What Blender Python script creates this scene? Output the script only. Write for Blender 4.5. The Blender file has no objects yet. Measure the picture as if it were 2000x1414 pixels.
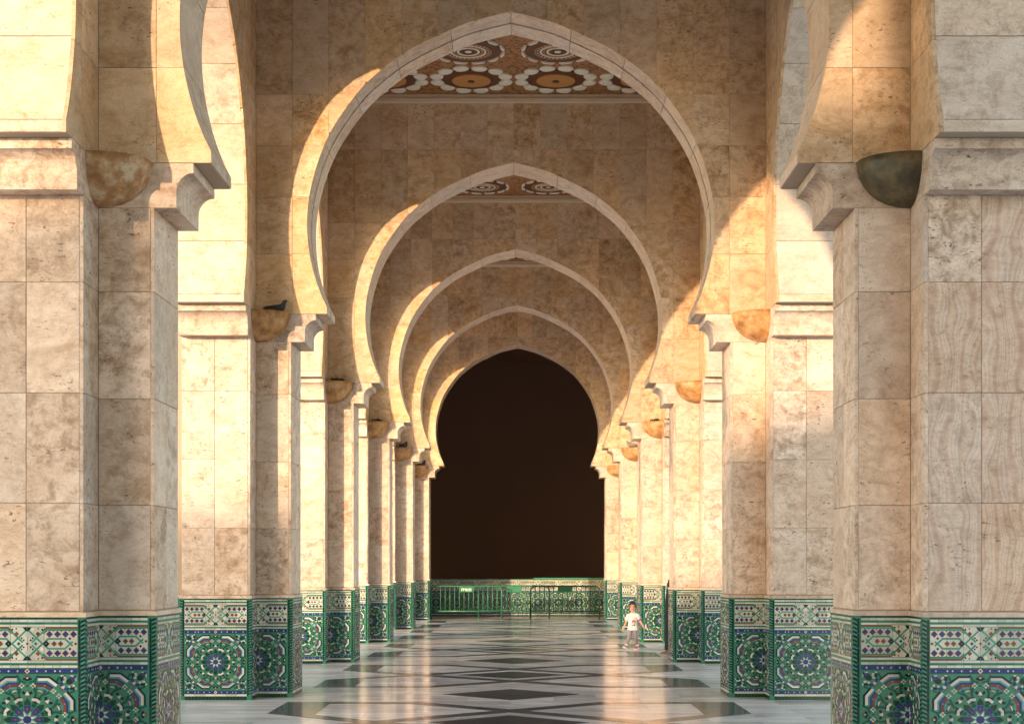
import bpy, math, random
from mathutils import Vector, Matrix, Euler
random.seed(7)
R = math.radians
SC = bpy.context.scene
COL = SC.collection

# ---------------------------------------------------------------- camera, sky, sun, exposure
F_PX, VX, VY, HC = 3000.0, 1019.0, 1109.3, 1.65
cam = bpy.data.cameras.new('camera'); camo = bpy.data.objects.new('camera', cam); COL.objects.link(camo)
cam.sensor_width = 36.0; cam.lens = 36.0*F_PX/2000.0
cam.shift_x = (1000-VX)/2000.0; cam.shift_y = (VY-707)/2000.0
cam.clip_start = 0.1; cam.clip_end = 3000
camo.location = (0, 0, HC); camo.rotation_euler = (R(90), 0, 0)
SC.camera = camo

SUN_DIR = Vector((0.68, 1.0, -0.185)).normalized()          # the way the light travels
SUN_EL = math.asin(-SUN_DIR.z)
world = bpy.data.worlds.new('World'); SC.world = world; world.use_nodes = True
wn = world.node_tree; bg = wn.nodes['Background']
sky = wn.nodes.new('ShaderNodeTexSky'); sky.sky_type = 'NISHITA'; sky.sun_disc = False
sky.sun_elevation = SUN_EL; sky.sun_rotation = math.atan2(-SUN_DIR.x, -SUN_DIR.y)
sky.air_density = 1.0; sky.dust_density = 1.0; sky.ozone_density = 1.0
wn.links.new(sky.outputs[0], bg.inputs[0]); bg.inputs[1].default_value = 0.15
sun = bpy.data.lights.new('sun', 'SUN'); suno = bpy.data.objects.new('sun', sun); COL.objects.link(suno)
sun.energy = 1.1; sun.angle = R(0.53); sun.color = (1.0, 0.72, 0.47)
suno.rotation_euler = SUN_DIR.to_track_quat('-Z', 'Y').to_euler(); suno.location = (-20, -20, 30)
vs = SC.view_settings; vs.view_transform = 'Standard'; vs.look = 'None'; vs.gamma = 1.0
vs.exposure = 2.42; vs.use_curve_mapping = False
SC.cycles.use_denoising = True
SC.cycles.max_bounces = 8; SC.cycles.diffuse_bounces = 5; SC.cycles.glossy_bounces = 3
SC.cycles.sample_clamp_indirect = 6.0

# ---------------------------------------------------------------- materials
MATS = {}
def new_mat(name):
    m = bpy.data.materials.new(name); m.use_nodes = True
    MATS[name] = m
    return m, m.node_tree.nodes, m.node_tree.links, m.node_tree.nodes['Principled BSDF']

def plain(name, col, rough=0.5, metal=0.0, var=0.0, spec=0.5, bump=0.0, bscale=40.0):
    m, n, l, b = new_mat(name)
    b.inputs['Roughness'].default_value = rough; b.inputs['Metallic'].default_value = metal
    b.inputs['Specular IOR Level'].default_value = spec
    if var > 0:
        oi = n.new('ShaderNodeObjectInfo'); ge = n.new('ShaderNodeNewGeometry')
        ad = n.new('ShaderNodeMath'); ad.operation = 'ADD'
        l.new(oi.outputs['Random'], ad.inputs[0]); l.new(ge.outputs['Random Per Island'], ad.inputs[1])
        fr = n.new('ShaderNodeMath'); fr.operation = 'FRACT'; l.new(ad.outputs[0], fr.inputs[0])
        tc = n.new('ShaderNodeTexCoord'); ns = n.new('ShaderNodeTexNoise'); ns.inputs['Scale'].default_value = 25
        l.new(tc.outputs['Object'], ns.inputs['Vector'])
        mx = n.new('ShaderNodeMath'); mx.operation = 'MULTIPLY_ADD'; mx.inputs[1].default_value = 0.5
        l.new(ns.outputs[0], mx.inputs[0]); l.new(fr.outputs[0], mx.inputs[2])
        mr = n.new('ShaderNodeMapRange'); mr.inputs[1].default_value = 0.0; mr.inputs[2].default_value = 1.5
        mr.inputs[3].default_value = 1-var; mr.inputs[4].default_value = 1+var
        l.new(mx.outputs[0], mr.inputs[0])
        hs = n.new('ShaderNodeHueSaturation'); hs.inputs['Color'].default_value = (*col, 1)
        l.new(mr.outputs[0], hs.inputs['Value']); l.new(hs.outputs[0], b.inputs['Base Color'])
    else:
        b.inputs['Base Color'].default_value = (*col, 1)
    if bump > 0:
        tc = n.new('ShaderNodeTexCoord'); ns = n.new('ShaderNodeTexNoise'); ns.inputs['Scale'].default_value = bscale
        ns.inputs['Detail'].default_value = 4
        l.new(tc.outputs['Object'], ns.inputs['Vector'])
        bp = n.new('ShaderNodeBump'); bp.inputs['Strength'].default_value = bump; bp.inputs['Distance'].default_value = 0.01
        l.new(ns.outputs[0], bp.inputs['Height']); l.new(bp.outputs[0], b.inputs['Normal'])
    return m

def ramp(n, l, src, stops, interp='LINEAR'):
    r = n.new('ShaderNodeValToRGB'); r.color_ramp.interpolation = interp
    el = r.color_ramp.elements
    while len(el) < len(stops): el.new(0.5)
    for e, (p, c) in zip(el, stops):
        e.position = p; e.color = (*c, 1) if len(c) == 3 else c
    l.new(src, r.inputs[0])
    return r

def mixc(n, l, fac, a, b_, blend='MIX'):
    m = n.new('ShaderNodeMix'); m.data_type = 'RGBA'; m.blend_type = blend
    if isinstance(fac, (int, float)): m.inputs[0].default_value = fac
    else: l.new(fac, m.inputs[0])
    for sock, v in ((m.inputs[6], a), (m.inputs[7], b_)):
        if isinstance(v, tuple): sock.default_value = (*v, 1)
        else: l.new(v, sock)
    return m.outputs[2]

def travertine(name, light, mid, dark, veined=False, mottle=0.5, pits=0.6, rough=0.55, tone=0.16):
    m, n, l, b = new_mat(name)
    tc = n.new('ShaderNodeTexCoord'); oi = n.new('ShaderNodeObjectInfo')
    wn_ = n.new('ShaderNodeTexWhiteNoise'); wn_.noise_dimensions = '1D'; l.new(oi.outputs['Random'], wn_.inputs['W'])
    sc = n.new('ShaderNodeVectorMath'); sc.operation = 'SCALE'; sc.inputs['Scale'].default_value = 60
    l.new(wn_.outputs['Color'], sc.inputs[0])
    ad = n.new('ShaderNodeVectorMath'); ad.operation = 'ADD'
    l.new(tc.outputs['Object'], ad.inputs[0]); l.new(sc.outputs[0], ad.inputs[1])
    P = ad.outputs[0]
    def noise(scale, detail=5, stretch=None, rough_=0.6, dist=0.0):
        ns = n.new('ShaderNodeTexNoise'); ns.inputs['Scale'].default_value = scale
        ns.inputs['Detail'].default_value = detail; ns.inputs['Roughness'].default_value = rough_
        ns.inputs['Distortion'].default_value = dist
        if stretch:
            mp = n.new('ShaderNodeMapping'); mp.inputs['Scale'].default_value = stretch
            mp.inputs['Rotation'].default_value = (0, R(random.uniform(-8, 8)), 0)
            l.new(P, mp.inputs['Vector']); l.new(mp.outputs[0], ns.inputs['Vector'])
        else: l.new(P, ns.inputs['Vector'])
        return ns.outputs[0]
    # clouded ground
    n1 = noise(2.4, 10, (1, 1, 1.5), 0.70, 1.0)
    c = ramp(n, l, n1, [(0.30, dark), (0.46, mid), (0.60, light), (0.8, tuple(min(1, x*1.06) for x in light))]).outputs[0]
    # fine streaks of the bedding
    n2 = noise(3.4, 7, (0.9, 1, 3.2), 0.66, 1.2)
    s = ramp(n, l, n2, [(0.36, (0.68, 0.60, 0.52)), (0.50, (1, 1, 1))]).outputs[0]
    c = mixc(n, l, 0.34, c, s, 'MULTIPLY')
    if veined:
        wv = n.new('ShaderNodeTexWave'); wv.wave_type = 'BANDS'; wv.bands_direction = 'X'
        wv.inputs['Scale'].default_value = 1.15; wv.inputs['Distortion'].default_value = 6.5
        wv.inputs['Detail'].default_value = 2.0; wv.inputs['Detail Scale'].default_value = 1.9; wv.inputs['Detail Roughness'].default_value = 0.5
        mp = n.new('ShaderNodeMapping'); mp.inputs['Scale'].default_value = (1, 1, 0.55)
        l.new(P, mp.inputs['Vector']); l.new(mp.outputs[0], wv.inputs['Vector'])
        v = ramp(n, l, wv.outputs[0], [(0.0, (0.72, 0.58, 0.52)), (0.16, (1, 0.95, 0.90)), (0.34, (0.84, 0.74, 0.70)), (0.52, (1, 1, 1)), (0.68, (0.80, 0.72, 0.70)), (0.8, (1, 0.98, 0.95)), (0.92, (0.66, 0.55, 0.50)), (1.0, (0.92, 0.82, 0.74))]).outputs[0]
        c = mixc(n, l, 0.68, c, v, 'MULTIPLY')
    # ochre stains
    n3 = noise(4.5, 8, (1, 1, 1.6), 0.7, 0.8)
    st = ramp(n, l, n3, [(0.57, (0, 0, 0)), (0.72, (1, 1, 1))]).outputs[0]
    n3b = noise(1.1, 2)
    stm = ramp(n, l, n3b, [(0.48, (0, 0, 0)), (0.68, (1, 1, 1))]).outputs[0]
    mm = n.new('ShaderNodeMath'); mm.operation = 'MULTIPLY'; l.new(st, mm.inputs[0]); l.new(stm, mm.inputs[1])
    mm2 = n.new('ShaderNodeMath'); mm2.operation = 'MULTIPLY'; mm2.inputs[1].default_value = 0.85; l.new(mm.outputs[0], mm2.inputs[0])
    c = mixc(n, l, mm2.outputs[0], c, (0.42, 0.22, 0.085))
    # weathering mottle
    n4 = noise(7.5, 10, None, 0.75, 0.4)
    mo = ramp(n, l, n4, [(0.38, (0.42, 0.33, 0.25)), (0.54, (1, 1, 1))]).outputs[0]
    sp0 = n.new('ShaderNodeSeparateColor'); l.new(wn_.outputs['Color'], sp0.inputs[0])
    mf = n.new('ShaderNodeMapRange'); mf.inputs[3].default_value = mottle*0.25; mf.inputs[4].default_value = min(1.0, mottle*1.35); l.new(sp0.outputs[2], mf.inputs[0])
    c = mixc(n, l, mf.outputs[0], c, mo, 'MULTIPLY')
    # pits
    n5 = noise(26, 5, (0.75, 1, 1.6), 0.62, 0.5)
    n6 = noise(3.2, 5)
    msk = ramp(n, l, n6, [(0.46, (0, 0, 0)), (0.62, (1, 1, 1))]).outputs[0]
    pt = ramp(n, l, n5, [(0.585, (0, 0, 0)), (0.64, (1, 1, 1))]).outputs[0]
    pm = n.new('ShaderNodeMath'); pm.operation = 'MULTIPLY'; l.new(pt, pm.inputs[0]); l.new(msk, pm.inputs[1])
    pm2 = n.new('ShaderNodeMath'); pm2.operation = 'MULTIPLY'; pm2.inputs[1].default_value = pits; l.new(pm.outputs[0], pm2.inputs[0])
    c = mixc(n, l, pm2.outputs[0], c, (0.13, 0.075, 0.04))
    n8 = noise(11, 7, (1.3, 1, 2.4), 0.7, 1.5)
    n9 = noise(1.7, 3)
    m8 = ramp(n, l, n8, [(0.60, (0, 0, 0)), (0.68, (1, 1, 1))]).outputs[0]; m9 = ramp(n, l, n9, [(0.47, (0, 0, 0)), (0.6, (1, 1, 1))]).outputs[0]
    p8 = n.new('ShaderNodeMath'); p8.operation = 'MULTIPLY'; l.new(m8, p8.inputs[0]); l.new(m9, p8.inputs[1])
    p9 = n.new('ShaderNodeMath'); p9.operation = 'MULTIPLY'; p9.inputs[1].default_value = 0.62; l.new(p8.outputs[0], p9.inputs[0])
    c = mixc(n, l, p9.outputs[0], c, (0.24, 0.14, 0.075))
    n7 = noise(55, 6, (1, 1, 1.5), 0.7)
    gr = ramp(n, l, n7, [(0.34, (0.70, 0.64, 0.58)), (0.50, (1, 1, 1)), (0.66, (1.0, 1.0, 1.0))]).outputs[0]
    c = mixc(n, l, 0.55, c, gr, 'MULTIPLY')
    # slab to slab tone
    mr = n.new('ShaderNodeMapRange'); mr.inputs[3].default_value = 1-tone; mr.inputs[4].default_value = 1+tone*0.6
    l.new(oi.outputs['Random'], mr.inputs[0])
    sp = n.new('ShaderNodeSeparateColor'); l.new(wn_.outputs['Color'], sp.inputs[0])
    sr = n.new('ShaderNodeMapRange'); sr.inputs[3].default_value = 0.92; sr.inputs[4].default_value = 1.16
    l.new(sp.outputs[1], sr.inputs[0])
    hs = n.new('ShaderNodeHueSaturation'); l.new(c, hs.inputs['Color']); l.new(mr.outputs[0], hs.inputs['Value']); l.new(sr.outputs[0], hs.inputs['Saturation'])
    l.new(hs.outputs[0], b.inputs['Base Color'])
    b.inputs['Roughness'].default_value = rough; b.inputs['Specular IOR Level'].default_value = 0.35
    hh = n.new('ShaderNodeMath'); hh.operation = 'MULTIPLY_ADD'; hh.inputs[1].default_value = -1.0
    l.new(pm.outputs[0], hh.inputs[0]); l.new(n4, hh.inputs[2])
    bp = n.new('ShaderNodeBump'); bp.inputs['Strength'].default_value = 0.35; bp.inputs['Distance'].default_value = 0.006
    l.new(hh.outputs[0], bp.inputs['Height']); l.new(bp.outputs[0], b.inputs['Normal'])
    return m

travertine('stone', (0.76, 0.61, 0.50), (0.67, 0.51, 0.40), (0.50, 0.345, 0.245), mottle=0.6, pits=0.9)
travertine('stone_veined', (0.74, 0.595, 0.49), (0.68, 0.53, 0.43), (0.58, 0.43, 0.34), veined=True, mottle=0.3, tone=0.06, pits=0.8)
travertine('stone_wall', (0.75, 0.545, 0.365), (0.67, 0.455, 0.275), (0.50, 0.305, 0.16), mottle=0.55, pits=0.85, tone=0.16)  # same travertine, tinted warmer to imitate bounced light on the upper walls
travertine('stone_soffit', (0.74, 0.585, 0.465), (0.68, 0.525, 0.405), (0.56, 0.41, 0.30), mottle=0.4, pits=0.35, tone=0.10)
plain('mortar', (0.42, 0.31, 0.22), 0.9, var=0.0)
plain('joint_dark', (0.02, 0.015, 0.01), 0.9)

# glazed tile colours
GL = {'white': (0.53, 0.505, 0.435), 'green': (0.050, 0.230, 0.150), 'green2': (0.02, 0.17, 0.10), 'green3': (0.007, 0.070, 0.042), 'dgreen': (0.005, 0.035, 0.017),
      'blue': (0.022, 0.030, 0.17), 'lblue': (0.10, 0.24, 0.30), 'brown': (0.17, 0.05, 0.014), 'black': (0.008, 0.009, 0.018)}
for k, v in GL.items():
    mm_ = plain('glaze_'+k, v, 0.18, var=0.34, spec=0.45, bump=0.06, bscale=45)
plain('tile_bed', (0.036, 0.175, 0.112), 0.2, var=0.2, bump=0.05)

def marble(name, light, dark, rough, seed):
    m, n, l, b = new_mat(name)
    tc = n.new('ShaderNodeTexCoord'); oi = n.new('ShaderNodeObjectInfo'); ge = n.new('ShaderNodeNewGeometry')
    rs = n.new('ShaderNodeMath'); rs.operation = 'ADD'; l.new(oi.outputs['Random'], rs.inputs[0]); l.new(ge.outputs['Random Per Island'], rs.inputs[1])
    wn_ = n.new('ShaderNodeTexWhiteNoise'); wn_.noise_dimensions = '1D'; l.new(rs.outputs[0], wn_.inputs['W'])
    sc = n.new('ShaderNodeVectorMath'); sc.operation = 'SCALE'; sc.inputs['Scale'].default_value = 40; l.new(wn_.outputs['Color'], sc.inputs[0])
    ad = n.new('ShaderNodeVectorMath'); ad.operation = 'ADD'; l.new(ge.outputs['Position'], ad.inputs[0]); l.new(sc.outputs[0], ad.inputs[1])
    mp = n.new('ShaderNodeMapping'); mp.inputs['Scale'].default_value = (0.5, 2.6, 1); mp.inputs['Rotation'].default_value = (0, 0, R(7))
    l.new(ad.outputs[0], mp.inputs[0])
    ns = n.new('ShaderNodeTexNoise'); ns.inputs['Scale'].default_value = 2.2; ns.inputs['Detail'].default_value = 8; ns.inputs['Distortion'].default_value = 0.8
    l.new(mp.outputs[0], ns.inputs['Vector'])
    c = ramp(n, l, ns.outputs[0], [(0.32, dark), (0.52, light), (0.75, tuple(x*1.08 for x in light))]).outputs[0]
    hs = n.new('ShaderNodeHueSaturation'); l.new(c, hs.inputs['Color'])
    mr = n.new('ShaderNodeMapRange'); mr.inputs[3].default_value = 0.80; mr.inputs[4].default_value = 1.1; l.new(wn_.outputs['Value'], mr.inputs[0])
    l.new(mr.outputs[0], hs.inputs['Value']); l.new(hs.outputs[0], b.inputs['Base Color'])
    n2 = n.new('ShaderNodeTexNoise'); n2.inputs['Scale'].default_value = 1.3; n2.inputs['Detail'].default_value = 5; l.new(ge.outputs['Position'], n2.inputs['Vector'])
    rr = n.new('ShaderNodeMapRange'); rr.inputs[1].default_value = 0.3; rr.inputs[2].default_value = 0.7
    rr.inputs[3].default_value = rough*0.7; rr.inputs[4].default_value = rough*1.5; l.new(n2.outputs[0], rr.inputs[0])
    l.new(rr.outputs[0], b.inputs['Roughness'])
    n3 = n.new('ShaderNodeTexNoise'); n3.inputs['Scale'].default_value = 5; n3.inputs['Detail'].default_value = 3; l.new(ge.outputs['Position'], n3.inputs['Vector'])
    bp = n.new('ShaderNodeBump'); bp.inputs['Strength'].default_value = 0.05; bp.inputs['Distance'].default_value = 0.004
    l.new(n3.outputs[0], bp.inputs['Height']); l.new(bp.outputs[0], b.inputs['Normal'])
    b.inputs['Specular IOR Level'].default_value = 0.2
    return m
marble('floor_white', (0.77, 0.685, 0.605), (0.55, 0.475, 0.41), 0.15, 1)
marble('floor_dark', (0.115, 0.102, 0.094), (0.065, 0.058, 0.054), 0.15, 2)
plain('floor_joint', (0.16, 0.14, 0.12), 0.7)
plain('plaza', (0.70, 0.65, 0.58), 0.8, bump=0.3, bscale=3)

# carved painted ceiling
m, n, l, b = new_mat('carved_wood')
tc = n.new('ShaderNodeTexCoord'); vo = n.new('ShaderNodeTexVoronoi'); vo.inputs['Scale'].default_value = 14
l.new(tc.outputs['Object'], vo.inputs['Vector'])
ns = n.new('ShaderNodeTexNoise'); ns.inputs['Scale'].default_value = 30; ns.inputs['Detail'].default_value = 6; l.new(tc.outputs['Object'], ns.inputs['Vector'])
ad = n.new('ShaderNodeMath'); ad.operation = 'ADD'; l.new(vo.outputs['Distance'], ad.inputs[0]); l.new(ns.outputs[0], ad.inputs[1])
c = ramp(n, l, ad.outputs[0], [(0.55, (0.060, 0.020, 0.006)), (0.80, (0.18, 0.066, 0.019)), (1.0, (0.36, 0.16, 0.055))]).outputs[0]
l.new(c, b.inputs['Base Color']); b.inputs['Roughness'].default_value = 0.5
bp = n.new('ShaderNodeBump'); bp.inputs['Strength'].default_value = 0.6; bp.inputs['Distance'].default_value = 0.02
l.new(ad.outputs[0], bp.inputs['Height']); l.new(bp.outputs[0], b.inputs['Normal'])
plain('rosette_dark', (0.11, 0.032, 0.010), 0.45, bump=0.5, bscale=25)
plain('rosette_amber', (0.52, 0.235, 0.07), 0.4, bump=0.4, bscale=20)
plain('petal_cream', (0.80, 0.72, 0.58), 0.45, bump=0.2)
plain('cornice_cream', (0.78, 0.62, 0.44), 0.5, bump=0.2, bscale=15)

# alabaster / terracotta bowls
def bowl_mat(name, a, b2):
    m, n, l, b = new_mat(name)
    tc = n.new('ShaderNodeTexCoord'); oi = n.new('ShaderNodeObjectInfo')
    sc = n.new('ShaderNodeMath'); sc.operation = 'MULTIPLY'; sc.inputs[1].default_value = 40; l.new(oi.outputs['Random'], sc.inputs[0])
    ad = n.new('ShaderNodeVectorMath'); ad.operation = 'ADD'; l.new(tc.outputs['Object'], ad.inputs[0]); l.new(sc.outputs[0], ad.inputs[1])
    ns = n.new('ShaderNodeTexNoise'); ns.inputs['Scale'].default_value = 6; ns.inputs['Detail'].default_value = 8; ns.inputs['Roughness'].default_value = 0.65
    l.new(ad.outputs[0], ns.inputs['Vector'])
    c = ramp(n, l, ns.outputs[0], [(0.36, tuple(x*0.5 for x in a)), (0.50, a), (0.60, b2), (0.72, tuple(x*0.8 for x in a))]).outputs[0]
    l.new(c, b.inputs['Base Color']); b.inputs['Roughness'].default_value = 0.5
    bp = n.new('ShaderNodeBump'); bp.inputs['Strength'].default_value = 0.3; bp.inputs['Distance'].default_value = 0.01
    l.new(ns.outputs[0], bp.inputs['Height']); l.new(bp.outputs[0], b.inputs['Normal'])
bowl_mat('bowl_amber', (0.46, 0.225, 0.075), (0.56, 0.34, 0.16))
bowl_mat('bowl_worn', (0.42, 0.215, 0.085), (0.55, 0.42, 0.28))
bowl_mat('bowl_olive', (0.085, 0.065, 0.030), (0.14, 0.10, 0.05))
plain('bowl_inside', (0.05, 0.03, 0.02), 0.9)
plain('wire', (0.7, 0.7, 0.68), 0.35, metal=0.8)
plain('hall_tan', (0.44, 0.345, 0.295), 0.8, bump=0.1, bscale=8, spec=0.2)  # tan, raised until the added hall reads brown in its own shade
plain('steel_green', (0.03, 0.135, 0.07), 0.38, var=0.15, bump=0.05)
plain('steel_dark_green', (0.006, 0.035, 0.014), 0.4, var=0.15)
plain('steel_bare', (0.40, 0.48, 0.42), 0.35, metal=0.6)
plain('sign_green', (0.012, 0.12, 0.055), 0.4)
plain('sign_light_green', (0.03, 0.19, 0.095), 0.4)
plain('sign_dark_green', (0.008, 0.075, 0.03), 0.4)
plain('sign_white', (0.8, 0.8, 0.78), 0.5)
plain('skin', (0.42, 0.23, 0.15), 0.5)
plain('hair', (0.012, 0.008, 0.007), 0.45, bump=0.4, bscale=120)
plain('shirt', (0.60, 0.58, 0.55), 0.8, bump=0.2, bscale=30)
plain('purple', (0.25, 0.03, 0.22), 0.7)
plain('leggings', (0.20, 0.17, 0.18), 0.8, var=0.0, bump=0.2)
plain('shoe_red', (0.42, 0.015, 0.05), 0.5)
plain('shoe_dark', (0.12, 0.01, 0.06), 0.5)
plain('sole', (0.72, 0.70, 0.66), 0.6)
plain('print_red', (0.40, 0.05, 0.03), 0.7)
plain('print_pink', (0.70, 0.40, 0.34), 0.7)
plain('print_teal', (0.05, 0.35, 0.30), 0.7)
plain('print_yellow', (0.62, 0.45, 0.08), 0.7)
plain('eye_dark', (0.01, 0.007, 0.006), 0.2)
plain('lips', (0.38, 0.07, 0.07), 0.4)
plain('black_cloth', (0.010, 0.010, 0.012), 0.85, bump=0.3)
plain('leather_tan', (0.30, 0.13, 0.08), 0.5)
plain('feather_dark', (0.022, 0.022, 0.026), 0.6, bump=0.4, bscale=80)
plain('feather_grey', (0.20, 0.20, 0.21), 0.6, bump=0.4, bscale=80)
plain('bird_leg', (0.35, 0.10, 0.08), 0.6)
plain('nest_twigs', (0.030, 0.022, 0.015), 0.9, bump=1.0, bscale=90)
plain('far_stone', (0.42, 0.34, 0.25), 0.8, bump=0.2, bscale=2)
plain('far_glass', (0.03, 0.035, 0.04), 0.1)

# ---------------------------------------------------------------- helpers
def M(name): return MATS[name]
CACHE = {}
def mk_mesh(name, verts, faces, mats, idx=None, smooth=False):
    me = bpy.data.meshes.new(name)
    me.from_pydata([tuple(v) for v in verts], [], faces)
    for mm in (mats if isinstance(mats, (list, tuple)) else [mats]): me.materials.append(M(mm))
    if idx: me.polygons.foreach_set('material_index', idx)
    if smooth: me.polygons.foreach_set('use_smooth', [True]*len(me.polygons))
    me.update()
    return me
def link(name, me, parent=None, loc=(0, 0, 0), rotz=0.0, rot=None):
    o = bpy.data.objects.new(name, me); COL.objects.link(o)
    o.location = loc; o.rotation_euler = rot if rot else (0, 0, rotz)
    if parent: o.parent = parent
    return o
def thing(name, label, cat, loc=(0, 0, 0), rotz=0.0, group=None):
    o = bpy.data.objects.new(name, None); COL.objects.link(o); o.empty_display_size = 0.2
    o.location = loc; o.rotation_euler = (0, 0, rotz)
    o['label'] = label; o['category'] = cat
    if group: o['group'] = group
    return o
def tag(o, label, cat, group=None, kind=None):
    if label: o['label'] = label
    if cat: o['category'] = cat
    if group: o['group'] = group
    if kind: o['kind'] = kind
    return o

class MB:
    """collects shapes into one mesh"""
    def __init__(s): s.v = []; s.f = []; s.i = []
    def add(s, verts, faces, mi=0):
        o = len(s.v); s.v += [tuple(v) for v in verts]; s.f += [tuple(a+o for a in f) for f in faces]; s.i += [mi]*len(faces)
    def box(s, x0, x1, y0, y1, z0, z1, mi=0):
        s.add([(x0,y0,z0),(x1,y0,z0),(x1,y1,z0),(x0,y1,z0),(x0,y0,z1),(x1,y0,z1),(x1,y1,z1),(x0,y1,z1)],
              [(0,3,2,1),(4,5,6,7),(0,1,5,4),(1,2,6,5),(2,3,7,6),(3,0,4,7)], mi)
    def prism_z(s, poly, z0, z1, mi=0):
        n = len(poly)
        s.add([(p[0],p[1],z0) for p in poly]+[(p[0],p[1],z1) for p in poly],
              [tuple(range(n-1,-1,-1)), tuple(range(n, 2*n))]+[(i,(i+1)%n,n+(i+1)%n,n+i) for i in range(n)], mi)
    def tube(s, pts, r, seg=8, mi=0, cap=True):
        rings = []; pts = [Vector(p) for p in pts]
        for k, p in enumerate(pts):
            d = (pts[min(k+1, len(pts)-1)]-pts[max(k-1, 0)]).normalized()
            a = d.cross(Vector((0,0,1))) if abs(d.z) < 0.95 else d.cross(Vector((1,0,0)))
            a.normalize(); b = d.cross(a)
            rr = r[k] if isinstance(r, (list, tuple)) else r
            rings.append([p+(a*math.cos(t)+b*math.sin(t))*rr for t in [2*math.pi*q/seg for q in range(seg)]])
        vv = [v for ring in rings for v in ring]; ff = []
        for k in range(len(rings)-1):
            for q in range(seg):
                ff.append((k*seg+q, k*seg+(q+1)%seg, (k+1)*seg+(q+1)%seg, (k+1)*seg+q))
        if cap: ff += [tuple(range(seg-1,-1,-1)), tuple((len(rings)-1)*seg+q for q in range(seg))]
        s.add(vv, ff, mi)
    def ellipsoid(s, c, r, seg=12, rings=8, mi=0):
        vv = []; ff = []
        for i in range(rings+1):
            th = math.pi*i/rings
            for j in range(seg):
                ph = 2*math.pi*j/seg
                vv.append((c[0]+r[0]*math.sin(th)*math.cos(ph), c[1]+r[1]*math.sin(th)*math.sin(ph), c[2]+r[2]*math.cos(th)))
        for i in range(rings):
            for j in range(seg):
                ff.append((i*seg+j, (i+1)*seg+j, (i+1)*seg+(j+1)%seg, i*seg+(j+1)%seg))
        s.add(vv, ff, mi)
    def mesh(s, name, mats, smooth=False): return mk_mesh(name, s.v, s.f, mats, s.i, smooth)

def area2(poly): return sum(poly[i][0]*poly[(i+1)%len(poly)][1]-poly[(i+1)%len(poly)][0]*poly[i][1] for i in range(len(poly)))/2
def plate_mesh(name, poly, t, mat, bevel=0.003):
    """a flat slab: outline in (u, v), face at y=0 looking towards -y, t thick behind; bevelled front edge when it is a convex quad"""
    if area2(poly) < 0: poly = poly[::-1]
    n = len(poly)
    if bevel and n == 4:
        xs = [p[0] for p in poly]; zs = [p[1] for p in poly]
        cx, cz = sum(xs)/n, sum(zs)/n
        ins = [(p[0]-bevel*(1 if p[0] > cx else -1), p[1]-bevel*(1 if p[1] > cz else -1)) for p in poly]
        v = [(p[0], 0, p[1]) for p in ins]+[(p[0], bevel, p[1]) for p in poly]+[(p[0], t, p[1]) for p in poly]
        f = [tuple(range(n))]
        for i in range(n):
            j = (i+1) % n
            f += [(n+i, n+j, j, i), (2*n+i, 2*n+j, n+j, n+i)]
    else:
        v = [(p[0], 0, p[1]) for p in poly]+[(p[0], t, p[1]) for p in poly]
        f = [tuple(range(n))]+[(n+i, n+(i+1)%n, (i+1)%n, i) for i in range(n)]
    return mk_mesh(name, v, f, mat)
def rect_plate(w, h, t, mat):
    k = ('rect', round(w, 4), round(h, 4), t, mat)
    if k not in CACHE:
        CACHE[k] = plate_mesh('panel', [(-w/2, -h/2), (w/2, -h/2), (w/2, h/2), (-w/2, h/2)], t, mat)
    return CACHE[k]
GAP = 0.0035

# ---------------------------------------------------------------- layout of the arcade
AX = -0.139                      # axis of the gallery
PITCH, F1 = 7.326, 12.35         # bay length, front face of the first arch in view
HALF = 2.816                     # half clear width between the piers
WALLH = 3.265                    # half width between the side walls
T = 0.86                         # wall thickness
ARM = WALLH-HALF                 # 0.449
PIL = 0.42                       # pilaster projection along the gallery
ZS, ZC, ZTOP, ZCEIL = 4.545, 4.905, 9.81, 9.95
def F(i): return F1+PITCH*(i-1)
ST = 0.03                        # slab thickness
XC = WALLH+T/2                   # centre line of the side walls from the axis

CTRL = [(0, 8.774), (0.33, 8.695), (0.665, 8.588), (1.286, 8.29), (1.68, 8.010), (1.937, 7.765), (2.203, 7.408), (2.38, 7.09), (2.50, 6.76),
        (2.585, 6.40), (2.612, 6.05), (2.585, 5.70), (2.51, 5.37), (2.415, 5.11), (2.359, 5.0), (2.359, ZC)]
def smooth_curve(ctrl, sub=5):
    out = []; body = ctrl[:-2]
    for i in range(len(body)-1):
        p0 = body[i-1] if i > 0 else (2*body[0][0]-body[1][0]+0.0, 2*body[0][1]-body[1][1])
        p1, p2 = body[i], body[i+1]
        p3 = body[i+2] if i+2 < len(body) else ctrl[-2]
        for k in range(sub):
            t = k/sub
            out.append(tuple(0.5*((2*p1[a])+(-p0[a]+p2[a])*t+(2*p0[a]-5*p1[a]+4*p2[a]-p3[a])*t*t+(-p0[a]+3*p1[a]-3*p2[a]+p3[a])*t**3) for a in (0, 1)))
    out += [body[-1], ctrl[-2], ctrl[-1]]
    return out
CURVE = smooth_curve(CTRL)       # apex down to the springing, u >= 0
def open_w(z):
    """half width of the opening at height z (0 above the apex)"""
    if z >= CURVE[0][1]: return 0.0
    for (u0, z0), (u1, z1) in zip(CURVE, CURVE[1:]):
        if z1 <= z <= z0:
            return u0+(u1-u0)*((z0-z)/(z0-z1) if z0 > z1 else 0)
    return CURVE[-1][0]

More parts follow.
